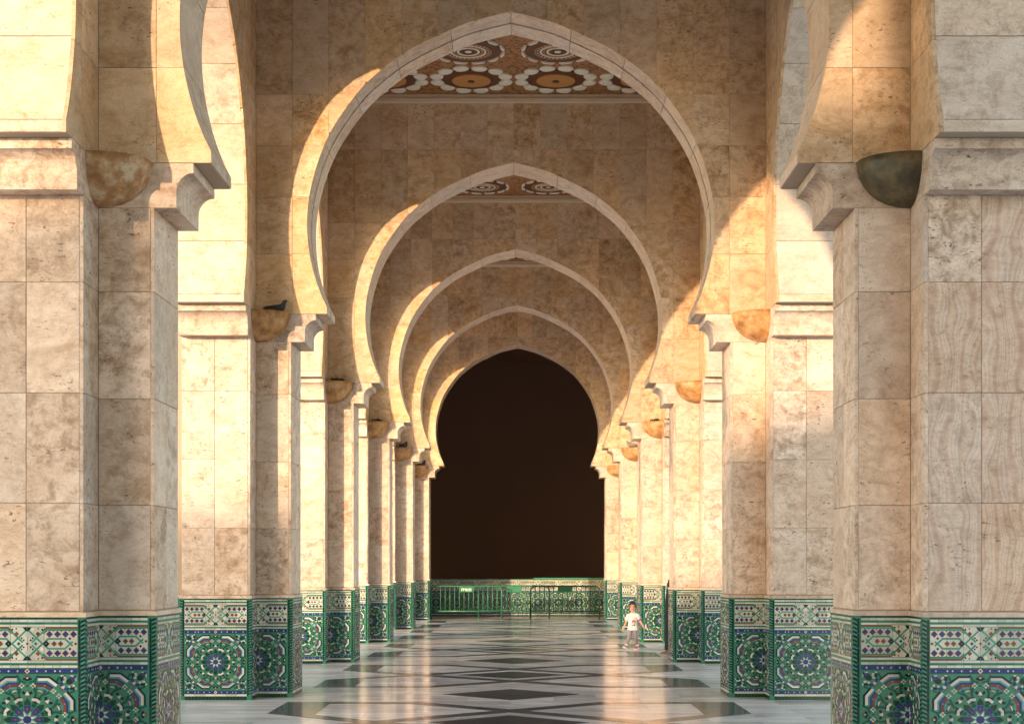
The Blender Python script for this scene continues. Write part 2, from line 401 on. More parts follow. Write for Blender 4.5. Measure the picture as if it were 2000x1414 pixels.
def clipped(ua, ub, za, zb):
    """part of the slab ua<u<ub (u>=0 half), za<z<zb that lies outside the opening"""
    zs = sorted(set([za, zb]+[za+(zb-za)*k/48 for k in range(49)]))
    rows = [(z, max(ua, open_w(z)+0.0)) for z in zs]
    rows = [(z, w) for z, w in rows if w < ub-0.012]
    if len(rows) < 3: return None
    if rows[-1][0]-rows[0][0] < 0.03: return None
    left = [(w, z) for z, w in rows]
    # thin out collinear points
    keep = [left[0]]
    for a, b_, c_ in zip(left, left[1:], left[2:]):
        cr = (b_[0]-a[0])*(c_[1]-b_[1])-(b_[1]-a[1])*(c_[0]-b_[0])
        if abs(cr) > 1e-7: keep.append(b_)
    keep.append(left[-1])
    # corner where the curve meets the top edge of the slab
    poly = [(ub, rows[0][0])]+[(ub, rows[-1][0])]+keep[::-1]
    return poly

# ---------------------------------------------------------------- ground and floor
g = MB(); g.add([(-1500, -1500, -0.05), (1500, -1500, -0.05), (1500, 1500, -0.05), (-1500, 1500, -0.05)], [(0, 1, 2, 3)])
tag(link('ground', g.mesh('ground', 'plaza')), 'pale stone plaza around the arcade', 'ground', kind='structure')
YA, YB = -10.0, 53.2
XF = 4.9
fl = MB(); fl.add([(AX-XF, YA, -0.006), (AX+XF, YA, -0.006), (AX+XF, YB, -0.006), (AX-XF, YB, -0.006)], [(0, 1, 2, 3)])
floor = link('floor', fl.mesh('floor', 'floor_joint'))
tag(floor, 'polished marble floor of white slabs with dark interlaced bands', 'floor', kind='structure')
SX, SY = XF*2/9, 0.52
slabs = []
ny = int((YB-YA)/SY)
for j in range(ny):
    y0 = YA+j*SY
    off = (j % 2)*SX/2
    for i in range(-1, 10):
        x0 = AX-XF+i*SX+off; x1 = x0+SX
        x0 = max(x0, AX-XF); x1 = min(x1, AX+XF)
        if x1-x0 > 0.05: slabs.append((x0, x1, y0, min(y0+SY, YB)))
seen = sorted([s for s in slabs if s[2] > 14.2 and abs((s[0]+s[1])/2) < 0.5+s[2]*0.32], key=lambda s: s[2])[:280]
sset = set(seen)
def slab_mesh(w, h):
    k = ('slab', round(w, 3), round(h, 3))
    if k not in CACHE:
        a, b_ = w/2-0.002, h/2-0.002
        CACHE[k] = mk_mesh('slab', [(-a,-b_,0),(a,-b_,0),(a,b_,0),(-a,b_,0),(-a,-b_,-0.005),(a,-b_,-0.005),(a,b_,-0.005),(-a,b_,-0.005)],
                           [(0,1,2,3),(4,5,1,0),(5,6,2,1),(6,7,3,2),(7,4,0,3)], 'floor_white')
    return CACHE[k]
for s in seen:
    link('slab', slab_mesh(s[1]-s[0], s[3]-s[2]), floor, ((s[0]+s[1])/2, (s[2]+s[3])/2, 0))
rest = MB()
for s in slabs:
    if s in sset: continue
    rest.add([(s[0]+.002,s[2]+.002,0),(s[1]-.002,s[2]+.002,0),(s[1]-.002,s[3]-.002,0),(s[0]+.002,s[3]-.002,0)], [(0,1,2,3)])
ro = link('slab_field', rest.mesh('slab_field', 'floor_white'), floor); ro['kind'] = 'stuff'

def offset_poly(poly, ds):
    n = len(poly); out = []
    if area2(poly) < 0: raise ValueError
    lines = []
    for i in range(n):
        a, b_ = Vector(poly[i]), Vector(poly[(i+1) % n]); d = (b_-a).normalized(); nrm = Vector((-d.y, d.x))
        lines.append((a+nrm*ds[i], d))
    for i in range(n):
        (p, d), (q, e) = lines[i-1], lines[i]
        det = d.x*(-e.y)+e.x*d.y
        t = ((q.x-p.x)*(-e.y)+e.x*(q.y-p.y))/det
        out.append(tuple(p+d*t))
    return out
def sheet(poly, z, name='dark_band'):
    b_ = MB(); b_.prism_z(poly, 0.0, z); return link(name, b_.mesh(name, 'floor_dark'), floor)
def bay_c(i): return F(i)+T/2+PITCH/2
for i in range(0, 6):
    cy = bay_c(i)
    for sg in (1, -1):
        O = [(-2.75, -2.5), (-1.1, -2.5), (2.75, 1.0), (2.75, 2.5), (1.1, 2.5), (-2.75, -1.0)]
        I = offset_poly(O, [0.24, 0.26, 0.55, 0.24, 0.26, 0.55])
        for k in range(6):
            q = [O[k], O[(k+1) % 6], I[(k+1) % 6], I[k]]
            q = [(AX+sg*p[0], cy+p[1]) for p in q]
            if area2(q) < 0: q = q[::-1]
            sheet(q, 0.0025 if sg > 0 else 0.004)
    q = [(AX-0.86, cy), (AX, cy-0.80), (AX+0.86, cy), (AX, cy+0.80)]; sheet(q, 0.0025, 'dark_diamond')
    ty = cy+PITCH/2
    q = [(AX-0.9, ty), (AX, ty-0.88), (AX+0.9, ty), (AX, ty+0.88)]; sheet(q, 0.0025, 'dark_diamond')

# ---------------------------------------------------------------- mosaic pattern of the dado
HD = 1.27
PIECES = []                       # (polygon, colour, height, size)
def piece(poly, col, h=0.003):
    if area2(poly) < 0: poly = poly[::-1]
    sx = max(p[0] for p in poly)-min(p[0] for p in poly); sy = max(p[1] for p in poly)-min(p[1] for p in poly)
    PIECES.append((poly, col, h, max(sx, sy)))
CV, KU = 0.476, 0.39/0.353
def pol(pts, a):                  # (radial, tangential) points turned to angle a
    ca, sa = math.cos(R(a)), math.sin(R(a))
    return [(KU*(r*ca-t*sa), CV+(r*sa+t*ca)) for r, t in pts]
def mpts(pts): return [(r, -t) for r, t in pts]
def sq8(pts, col, h=0.003):       # the eight images of a shape in the square's symmetry
    for sw in (0, 1):
        for sx in (1, -1):
            for sy in (1, -1):
                piece([(KU*sx*(p[1] if sw else p[0]), CV+sy*(p[0] if sw else p[1])) for p in pts], col, h)
def strip(path, w0, w1):          # ribbon between two offsets of a path
    n = len(path); L = []; Rr = []
    for i, p in enumerate(path):
        a = Vector(path[max(i-1, 0)]); c_ = Vector(path[min(i+1, n-1)]); d0 = (Vector(p)-a); d1 = (c_-Vector(p))
        d = (d0.normalized() if d0.length else Vector((0, 0)))+(d1.normalized() if d1.length else Vector((0, 0))); d.normalize()
        nm = Vector((-d.y, d.x)); k = 1.0
        if d0.length and d1.length: k = 1/max(0.5, nm.dot(Vector((-d0.normalized().y, d0.normalized().x))))
        L.append((p[0]+nm.x*w0*k, p[1]+nm.y*w0*k)); Rr.append((p[0]+nm.x*w1*k, p[1]+nm.y*w1*k))
    return L+Rr[::-1]
def sq(cx, cy, r, col, h=0.003, rot=True):
    piece([(cx-r, cy), (cx, cy-r), (cx+r, cy), (cx, cy+r)] if rot else [(cx-r, cy-r), (cx+r, cy-r), (cx+r, cy+r), (cx-r, cy+r)], col, h)
# centre star
piece([(KU*0.030*math.cos(R(22.5+45*k)), CV+0.030*math.sin(R(22.5+45*k))) for k in range(8)], 'blue', 0.0045)
for k in range(8):
    a = 45*k; a2 = a+22.5
    piece(pol([(0.030, -0.011), (0.030, 0.011), (0.072, 0)], a2), 'white')
    piece(pol([(0.048, 0), (0.070, -0.021), (0.112, -0.024), (0.112, 0.024), (0.070, 0.021)], a), 'blue')
    piece(pol([(0.064, 0), (0.082, -0.010), (0.102, 0), (0.082, 0.010)], a), 'brown', 0.0042)
    piece(pol([(0.114, -0.024), (0.138, -0.022), (0.170, 0), (0.138, 0.022), (0.114, 0.024)], a), 'dgreen')
    piece(pol([(0.146, -0.030), (0.168, -0.034), (0.178, 0), (0.168, 0.034), (0.146, 0.030), (0.154, 0)], a2), 'white')
    piece(pol([(0.171, -0.033), (0.183, -0.022), (0.190, 0), (0.183, 0.022), (0.171, 0.033), (0.180, 0)], a2), 'black')
    piece(pol([(0.190, -0.016), (0.190, 0.016), (0.222, 0)], a), 'white')
    for f in (lambda q: q, mpts):
        piece(pol(f([(0.192, 0.019), (0.212, 0.012), (0.226, 0.030), (0.206, 0.040)]), a), 'black')
        piece(pol(f([(0.188, 0.001), (0.174, 0.018), (0.187, 0.020)]), a), 'brown')
    piece(pol([(0.2345, -0.026), (0.246, 0), (0.2345, 0.026)], a2), 'white')
    piece(pol([(0.2335, -0.026), (0.222, 0), (0.2335, 0.026)], a2), 'brown')
# straps
sid = 0
for k in range(8):
    for s_ in (1, -1):
        sid += 1
        pth = [(0.125, s_*0.040), (0.205, s_*0.062), (0.262, s_*0.040)]
        piece(pol(strip(pth, -0.0085, 0.0085), 45*k), 'green3', 0.0012+0.00003*sid)
for k in range(8):
    a = 45*k; a2 = a+22.5
    for s_ in (1, -1):
        sid += 1
        piece(pol(strip([(0.205, s_*0.052), (0.250, s_*0.075), (0.300, s_*0.052)], -0.0075, 0.0075), a), 'green3', 0.0012+0.00003*sid)
        piece(pol([(0.128, s_*0.052), (0.140, s_*0.045), (0.150, s_*0.056), (0.138, s_*0.064)], a), 'black')
        piece(pol([(0.098, s_*0.030), (0.112, s_*0.033), (0.118, s_*0.045), (0.100, s_*0.042)], a), 'dgreen')
    piece(pol([(0.196, -0.010), (0.206, 0), (0.196, 0.010), (0.2, 0)], a2), 'brown', 0.0042)
    piece(pol([(0.076, -0.006), (0.102, 0), (0.076, 0.006)], a2), 'dgreen')
    piece(pol([(0.106, -0.012), (0.120, -0.020), (0.138, 0), (0.120, 0.020), (0.106, 0.012), (0.114, 0)], a2), 'green3', 0.0020)
    piece(pol([(0.228, -0.012), (0.238, 0), (0.228, 0.012), (0.224, 0)], a), 'brown')
# ring of bent bars
bar = [(0.040, 0.264), (0.122, 0.264), (0.182, 0.222)]
sq8(strip([(0.060, 0.264), (0.122, 0.264), (0.166, 0.233)], -0.010, 0.009), 'brown')
sq8(strip([(0.062, 0.264), (0.124, 0.264), (0.172, 0.231)], 0.011, 0.024), 'blue')
sq8(strip([(0.070, 0.264), (0.120, 0.264), (0.158, 0.238)], -0.021, -0.012), 'lblue')
for cx, cy in ((0.040, 0.264), (0.184, 0.222)):
    for dx, dy in ((0.013, 0), (-0.013, 0), (0, 0.013), (0, -0.013)):
        sq8([(cx+dx-0.009, cy+dy), (cx+dx, cy+dy-0.009), (cx+dx+0.009, cy+dy), (cx+dx, cy+dy+0.009)], 'white')
    sq8([(cx-0.006, cy), (cx, cy-0.006), (cx+0.006, cy), (cx, cy+0.006)], 'brown', 0.0042)
sq8([(0.118, 0.264), (0.122, 0.259), (0.127, 0.264), (0.122, 0.269)], 'white', 0.0042)
ob = [(0.074, 0.311), (0.146, 0.311), (0.206, 0.262)]
sq8(strip(ob, -0.008, 0.012), 'white')
sq8(strip(ob, 0.015, 0.028), 'black')
sq8(strip(ob, -0.019, -0.010), 'lblue')
# corners
for k in range(4):
    a = 45+90*k
    piece(pol([(0.392, 0), (0.408, -0.024), (0.438, -0.022), (0.438, 0.022), (0.408, 0.024)], a), 'dgreen')
    piece(pol([(0.440, -0.022), (0.464, -0.020), (0.484, 0), (0.464, 0.020), (0.440, 0.022)], a), 'blue')
    piece(pol([(0.444, 0), (0.454, -0.008), (0.470, 0), (0.454, 0.008)], a), 'brown', 0.0042)
    piece(pol([(0.345, -0.016), (0.345, 0.016), (0.376, 0)], a), 'white')
    for f in (lambda q: q, mpts):
        piece(pol(f([(0.346, 0.019), (0.366, 0.012), (0.386, 0.032), (0.362, 0.046)]), a), 'blue')
        piece(pol(f([(0.342, 0.001), (0.326, 0.018), (0.340, 0.020)]), a), 'brown')
sq8([(0.246, 0.292), (0.262, 0.284), (0.276, 0.304), (0.272, 0.334), (0.254, 0.338), (0.258, 0.308)], 'white')
sq8([(0.240, 0.294), (0.252, 0.312), (0.248, 0.340), (0.236, 0.330), (0.230, 0.310)], 'black')
sq8([(0.296, 0.345), (0.330, 0.345), (0.318, 0.330)], 'white')
sq8([(0.292, 0.262), (0.312, 0.252), (0.322, 0.266), (0.304, 0.278)], 'dgreen')
sq8([(0.330, 0.240), (0.346, 0.232), (0.346, 0.256)], 'white')
sq8([(0.208, 0.316), (0.222, 0.300), (0.226, 0.324), (0.214, 0.340)], 'green2', 0.0020)
sq8([(0.228, 0.246), (0.238, 0.238), (0.244, 0.252), (0.234, 0.262)], 'brown')
for k in range(4):                # straps that run out to the border, lighter and darker
    for s_ in (1, -1):
        sid += 1
        piece(pol(strip([(0.286, s_*0.010), (0.300, s_*0.050), (0.346, s_*0.075)], -0.007, 0.007), 90*k), 'green3', 0.0012+0.00003*sid)
        sid += 1
        piece(pol(strip([(0.330, s_*0.055), (0.385, s_*0.075), (0.430, s_*0.050)], -0.006, 0.006), 45+90*k), 'green3', 0.0012+0.00003*sid)
        piece(pol([(0.318, s_*0.088), (0.330, s_*0.080), (0.342, s_*0.092), (0.330, s_*0.100)], 90*k), 'brown') if False else None
# middle of the edges
for k in range(4):
    a = 90*k
    piece(pol([(0.300, -0.006), (0.312, -0.034), (0.328, -0.026), (0.326, 0), (0.328, 0.026), (0.312, 0.034), (0.300, 0.006)], a), 'black')
    sqd = pol([(0.314, 0), (0.322, -0.009), (0.331, 0), (0.322, 0.009)], a); piece(sqd, 'white', 0.0042)
    piece(pol([(0.333, -0.022), (0.347, -0.012), (0.347, 0.012), (0.333, 0.022)], a), 'brown')
    piece(pol([(0.262, -0.009), (0.273, 0), (0.262, 0.009), (0.251, 0)], a), 'dgreen')
# borders: base course, lines, blue bands
HW = 0.39
def row(v0, v1, step, col, jit=0.0, h=0.003, gap=0.002):
    n_ = max(2, int(round(2*HW/step))); n_ += n_ % 2
    for k in range(n_):
        a = -HW+2*HW*k/n_; b_ = -HW+2*HW*(k+1)/n_
        piece([(a+gap/2, v0), (b_-gap/2, v0), (b_-gap/2, v1), (a+gap/2, v1)], col, h)
row(0.002, 0.045, 0.043, 'dgreen'); row(0.048, 0.074, 0.13, 'white')
for v0 in (0.077, 0.832):
    row(v0, v0+0.005, 0.2, 'black'); row(v0+0.037, v0+0.042, 0.2, 'black')
    row(v0+0.006, v0+0.036, 0.13, 'blue')
    for s_ in (1, -1):
        for u in (0.075, 0.145, 0.215, 0.255, 0.345): sq(s_*u, v0+0.021, 0.009, 'white', 0.0045)
    sq(0, v0+0.021, 0.022, 'white', 0.0045); sq(0, v0+0.021, 0.011, 'brown', 0.0055)
row(0.878, 0.898, 0.065, 'white'); row(0.900, 0.914, 0.065, 'green2'); row(0.916, 0.934, 0.13, 'white')
row(1.196, 1.214, 0.13, 'white'); row(1.216, 1.230, 0.065, 'green2'); row(1.232, 1.252, 0.065, 'white'); row(1.254, 1.268, 0.1, 'dgreen')
# the knotted band
BV = 1.065
row(0.936, 1.194, 0.13, 'white', h=0.0010)
for s_ in (1, -1):
    for q in (1, -1):
        def P_(pts): return [(s_*x, BV+q*y) for x, y in pts]
        piece(P_(strip([(0.118, 0.080), (0.152, 0.113), (0.39, 0.113)], 0.004, 0.016)), 'brown', 0.0026)
        piece(P_(strip([(0.118, 0.080), (0.152, 0.113), (0.39, 0.113)], -0.012, 0.003)), 'green', 0.0024)
        piece(P_(strip([(0.128, 0.0), (0.162, 0.038), (0.292, 0.038), (0.352, -0.018)], -0.006, 0.008)), 'green', 0.0021+0.00012*(q+2*s_+3))
        for u in (0.172, 0.234, 0.296, 0.358):
            sq(s_*u, BV+q*0.074, 0.0285, 'brown', 0.0022); sq(s_*u, BV+q*0.074, 0.020, 'blue', 0.0034)
        for u in (0.203, 0.265, 0.327): sq(s_*u, BV+q*0.099, 0.007, 'black', 0.0022)
        sq(s_*0.331, BV+q*0.040, 0.012, 'black', 0.0040)
        # knot quarter
        piece(P_(strip([(0.0, 0.112), (0.118, 0.0)], -0.007, 0.007)), 'green', 0.0022+0.0001*(q+2*s_+3))
        piece(P_(strip([(0.035, 0.010), (0.130, 0.100)], -0.007, 0.007)), 'green', 0.0030+0.0001*(q+2*s_+3))
        sq(s_*0.083, BV+q*0.076, 0.020, 'brown', 0.0042)
        sq(s_*0.040, BV+q*0.110, 0.014, 'white', 0.0040, False); sq(s_*0.112, BV+q*0.040, 0.014, 'white', 0.0044, False)
        sq(s_*0.027, BV+q*0.027, 0.009, 'black', 0.0046); sq(s_*0.043, BV+q*0.043, 0.009, 'black', 0.0046)
        sq(s_*0.085, BV+q*0.116, 0.009, 'brown', 0.0036); sq(s_*0.116, BV+q*0.110, 0.010, 'black', 0.0036)
    for u in (0.208, 0.258): sq(s_*u, BV, 0.023, 'brown', 0.0026)
    sq(s_*0.375, BV, 0.014, 'brown', 0.0026)
    sq(s_*0.146, BV, 0.028, 'black', 0.0044); sq(s_*0.146, BV, 0.008, 'green', 0.0054)
    sq(s_*0.066, BV, 0.016, 'green', 0.0044); sq(s_*0.066, BV, 0.010, 'blue', 0.0054)
for q in (1, -1):
    piece([(-0.036, BV+q*0.128), (0.036, BV+q*0.128), (0.018, BV+q*0.104), (0, BV+q*0.094), (-0.018, BV+q*0.104)], 'black', 0.0044)
    sq(0, BV+q*0.116, 0.007, 'green', 0.0054); sq(0, BV+q*0.068, 0.015, 'white', 0.0044, False)
sq(0, BV, 0.013, 'brown', 0.0046)

COLS = list(GL.keys())
def clip_half(poly, c):           # keep u >= c
    out = []
    for i, p in enumerate(poly):
        q = poly[(i+1) % len(poly)]
        if p[0] >= c: out.append(p)
        if (p[0] >= c) != (q[0] >= c):
            t = (c-p[0])/(q[0]-p[0]); out.append((c, p[1]+t*(q[1]-p[1])))
    return out
def piece_mesh_data(poly, h):
    n_ = len(poly); k = 0.0007; cx = sum(p[0] for p in poly)/n_; cy = sum(p[1] for p in poly)/n_
    pp = [(p[0]+(k if p[0] < cx-1e-4 else -k if p[0] > cx+1e-4 else 0), p[1]+(k if p[1] < cy-1e-4 else -k if p[1] > cy+1e-4 else 0)) for p in poly]
    return [(p[0], -h, p[1]) for p in pp]+[(p[0], 0.0004, p[1]) for p in pp], [tuple(range(n_))]+[(n_+i, n_+(i+1) % n_, (i+1) % n_, i) for i in range(n_)]
def mosaic(half, minsize, su):
    """joined mesh of the pieces smaller than minsize, and the list of bigger ones; half keeps u>=0; su scales u"""
    k = ('mosaic', half, minsize, round(su, 3))
    if k in CACHE: return CACHE[k]
    mb = MB(); big = []
    for poly, col, h, size in PIECES:
        p = clip_half(poly, 0.0) if half else poly
        if len(p) < 3: continue
        p = [(x*su, y) for x, y in p]
        if abs(area2(p)) < 1e-5: continue
        v, f = piece_mesh_data(p, h)
        ext = max(max(q[0] for q in p)-min(q[0] for q in p), max(q[1] for q in p)-min(q[1] for q in p))
        if ext >= minsize and h >= 0.0028 and abs(area2(p)) > 0.0006:
            big.append(mk_mesh('tile', v, f, 'glaze_'+col))
        else: mb.add(v, f, COLS.index(col))
    CACHE[k] = (mb.mesh('tile_mosaic', ['glaze_'+c for c in COLS]), big)
    return CACHE[k]
def edge_strip(striped, w=0.054):
    """corner border of slanted stripes standing beside a panel"""
    k = ('edge', striped)
    if k not in CACHE:
        mb = MB(); z = 0.05; s_ = 0.034; i = 0
        ws = -w/2 if striped else -w/2+w*0.42            # front faces: a plain dark strip beside the stripes
        if not striped:
            for q in range(10):
                v, f = piece_mesh_data([(-w/2+0.003, 0.05+0.12*q), (ws-0.001, 0.05+0.12*q), (ws-0.001, 0.168+0.12*q), (-w/2+0.003, 0.168+0.12*q)], 0.003); mb.add(v, f, COLS.index('black' if q % 3 == 1 else 'dgreen'))
        while z < 1.24:
            v, f = piece_mesh_data([(ws, z), (w/2, z+0.016), (w/2, z+0.016+s_*0.45), (ws, z+s_*0.45)], 0.003); mb.add(v, f, COLS.index('green'))
            v, f = piece_mesh_data([(ws, z+s_*0.45), (w/2, z+0.016+s_*0.45), (w/2, z+0.016+s_), (ws, z+s_)], 0.003); mb.add(v, f, COLS.index('black'))
            z += s_
        CACHE[k] = mb.mesh('striped_border', ['glaze_'+c for c in COLS])
    return CACHE[k]
print('pieces', len(PIECES))

# ---------------------------------------------------------------- piers
ORD = {1: 'first', 2: 'second', 3: 'third', 4: 'fourth', 5: 'fifth', 6: 'sixth'}
NEAR = {1: 'the nearest in view', 2: 'second from the camera', 3: 'third from the camera', 4: 'fourth from the camera', 5: 'fifth from the camera', 6: 'the farthest one'}
def t_outline(sg, o=0.0, oi=None):
    """plan of a pier about (side wall centre, front face of the arch): pilasters along the gallery plus one arm inwards"""
    p = -sg
    pts = [(-T/2-o, -PIL-o), (T/2+o, -PIL-o), (T/2+o, -o), (T/2+ARM+o, -o), (T/2+ARM+o, T+o), (T/2+o, T+o), (T/2+o, T+PIL+o), (-T/2-o, T+PIL+o), (-T/2-o, T+o), (-T/2-ARM-o, T+o), (-T/2-ARM-o, -o), (-T/2-o, -o)]
    pts = [(p*x, y) for x, y in pts]
    return pts if area2(pts) > 0 else pts[::-1]
COURSES = [1.315, 2.155, 3.01, 3.87, ZS]
PROF = [(0.0, ZS), (0.177, ZS), (0.177, 4.672)]+[(0.177+0.137*(1-math.cos(R(a))), 4.672+0.151*math.sin(R(a))) for a in (15, 30, 45, 60, 75, 90)]+[(0.314, ZC-0.002), (0.457, ZC-0.002), (0.457, ZC+0.0)]
def corbel_profile():
    # quarter hollow under a fillet and a projecting lip
    pr = [(-0.10, ZS), (0.177, ZS), (0.177, 4.676)]
    for a in (12, 25, 38, 51, 64, 77, 90):
        pr.append((0.177+0.137*(1-math.cos(R(a))), 4.676+0.147*math.sin(R(a))))
    pr += [(0.314, ZC-0.004), (-0.10, ZC-0.004)]
    return pr
def pier(i, sg):
    x0 = AX+sg*XC; y0 = F(i)
    side = 'left' if sg < 0 else 'right'
    if i >= 1:
        extra = {(1, 1): ' with pink veined slabs'}.get((i, sg), '')
        t = thing('stone_pier', f'{side} side travertine pier{extra} on mosaic base, {NEAR[i]}', 'pier', (x0, y0, 0), group='piers along the arcade')
    else:
        t = thing('stone_pier', f'{side} side travertine pier behind the picture edge, {"beside" if i == 0 else "behind"} the camera', 'pier', (x0, y0, 0), group='piers along the arcade')
    core = MB(); core.prism_z(t_outline(sg, -0.010 if i >= 1 else 0), 0.0, ZC-0.01)
    link('core', core.mesh('core', 'mortar' if i >= 1 else 'stone'), t)
    # dado board, plinth course
    d = MB(); d.prism_z(t_outline(sg, 0.018), 0.0, HD); dado = link('tile_dado', d.mesh('tile_dado', 'tile_bed'), t)
    pl = MB(); pl.prism_z(t_outline(sg, 0.024), HD, 1.306); link('plinth_course', pl.mesh('plinth_course', 'stone'), t)
    # corbels
    pr = corbel_profile()
    mb = MB()                                            # transverse, under the arch across the gallery
    n_ = len(pr); xin = -sg*(T/2+ARM)
    full = [(-(ARM)+0.0, ZS)]+pr[1:-1]+[(-(ARM), ZC-0.004)]
    n_ = len(full)
    mb.add([(xin-sg*p[0], 0.0, p[1]) for p in full]+[(xin-sg*p[0], T, p[1]) for p in full],
           [tuple(range(n_)), tuple(range(2*n_-1, n_-1, -1))]+[(k, n_+k, n_+(k+1) % n_, (k+1) % n_) for k in range(n_)])
    link('corbel', mb.mesh('corbel', 'stone'), t)
    for fr in (1, -1):                                   # along the gallery, under the side arches
        mb = MB(); n_ = len(pr)
        yy = (lambda q: -PIL-q) if fr > 0 else (lambda q: T+PIL+q)
        prf = [(-PIL+0.002, ZS)]+pr[1:-1]+[(-PIL+0.002, ZC-0.004)]
        n_ = len(prf)
        mb.add([(-T/2, yy(p[0]), p[1]) for p in prf]+[(T/2, yy(p[0]), p[1]) for p in prf],
               [tuple(range(n_)), tuple(range(2*n_-1, n_-1, -1))]+[(k, n_+k, n_+(k+1) % n_, (k+1) % n_) for k in range(n_)])
        link('corbel', mb.mesh('corbel', 'stone'), t)
    if i < 1: return t
    # stone slabs: (face, outline range, columns)
    rz = R(90) if sg < 0 else R(-90)                      # faces that look into the gallery
    mat_p = 'stone_veined' if (i, sg) == (1, 1) else 'stone'
    for k in range(len(COURSES)-1):
        za, zb = COURSES[k], COURSES[k+1]; h = zb-za-GAP; zc = (za+zb)/2
        j = lambda: random.uniform(-0.0012, 0.0012)
        w = (T-ST)/2                                      # pilaster front: two columns and the edge of the side slab
        for q in (0, 1):
            a = sg*(T/2-w*(q+0.5))
            link('panel', rect_plate(w-GAP, h, ST, mat_p if (k < 3 or q == 0) else 'stone'), t, (a, -PIL+j(), zc))
        wp = PIL-GAP                                      # pilaster side
        link('panel', rect_plate(wp, h, ST, 'stone'), t, (-sg*(T/2+j()), -PIL+PIL/2, zc), rz)
        wa = ARM-ST                                       # arm front
        link('panel', rect_plate(wa-GAP, h, ST, 'stone'), t, (-sg*(T/2+wa/2), j(), zc))
        dz = 0.0
        for q in (0, 1):                                  # arm end, two columns
            ws = T/2
            link('panel', rect_plate(ws-GAP, h, ST, 'stone'), t, (-sg*(T/2+ARM+j()), ws*(q+0.5), zc), rz)
    # mosaic
    o = 0.018
    su = 1.0
    big_lim = {1: 0.040, 2: 0.058}.get(i, 9)
    def panel(half, loc, rot, flip, split):
        small, big = mosaic(half, big_lim if split else 9, 1.0 if not half else 0.985)
        m_ = link('tile_mosaic', small, dado, loc, rot); m_['kind'] = 'stuff'
        if flip: m_.scale.x = -1
        if split:
            for bm_ in big:
                b_ = link('tile', bm_, dado, loc, rot)
                if flip: b_.scale.x = -1
    near = i <= 2
    panel(False, (0, -PIL-o, 0), 0, False, near)                                  # pilaster front
    panel(True, (-sg*(T/2+o), -o, 0), 0, sg > 0, near)                            # arm front, half a star
    panel(True, (-sg*(T/2+o), -o, 0), rz, sg < 0, False) if False else None
    ms, _ = mosaic(True, 9, (PIL-0.045)/0.39)
    m_ = link('tile_mosaic', ms, dado, (-sg*(T/2+o), -o, 0), rz); m_['kind'] = 'stuff'
    m_.scale.x = -1 if sg < 0 else 1
    ms, _ = mosaic(False, 9, 1.0)
    m_ = link('tile_mosaic', ms, dado, (-sg*(T/2+ARM+o), T/2, 0), rz); m_['kind'] = 'stuff'   # arm end
    for (lx, ly, rr, sx) in ((-sg*(T/2+o-0.029), -PIL-o, 0, -sg), (-sg*(T/2+o), -PIL-o+0.029, rz, -1 if sg < 0 else 1),
                             (-sg*(T/2+ARM+o-0.029), -o, 0, -sg), (-sg*(T/2+ARM+o), -o+0.029, rz, -1 if sg < 0 else 1), (sg*(T/2+o-0.029), -PIL-o, 0, sg)):
        e = link('striped_border' if rr else 'dark_border', edge_strip(rr != 0), dado, (lx, ly, 0), rr); e.scale.x = sx; e['kind'] = 'stuff'
    return t

# ---------------------------------------------------------------- arches
ZROWS = [ZC, 5.67, 6.40, 7.06, 7.715, 9.0, ZTOP]
def arch_core(U, z1, rec, y0, y1, so):
    """solid wall with the opening: front plane at y0, back at y1; so = how far the soffit is cut back"""
    mb = MB()
    half = []
    for k, (u, z) in enumerate(CURVE):
        if so == 0: half.append((u, z)); continue
        a = CURVE[max(k-1, 0)]; c_ = CURVE[min(k+1, len(CURVE)-1)]
        d = Vector((c_[0]-a[0], c_[1]-a[1])).normalized(); nm = Vector((-d.y, d.x))
        if nm.x < 0 and k > 0: nm = -nm
        if k == 0: nm = Vector((0, 1))
        half.append((max(0.0, u+abs(nm.x)*so), z+nm.y*so if k else z+so))
    for s_ in (1, -1):
        pl = [(s_*u, z) for u, z in half]+[(s_*U, ZC), (s_*U, z1), (0, z1)]
        if area2(pl) < 0: pl = pl[::-1]
        n_ = len(pl)
        v = [(p[0], y0, p[1]) for p in pl]+[(p[0], y1, p[1]) for p in pl]
        fs = [tuple(range(n_)), tuple(range(2*n_-1, n_-1, -1))]
        for k in range(n_):
            if abs(pl[k][0]) < 1e-6 and abs(pl[(k+1) % n_][0]) < 1e-6: continue
            fs.append((n_+k, n_+(k+1) % n_, (k+1) % n_, k))
        mb.add(v, fs)
    return mb
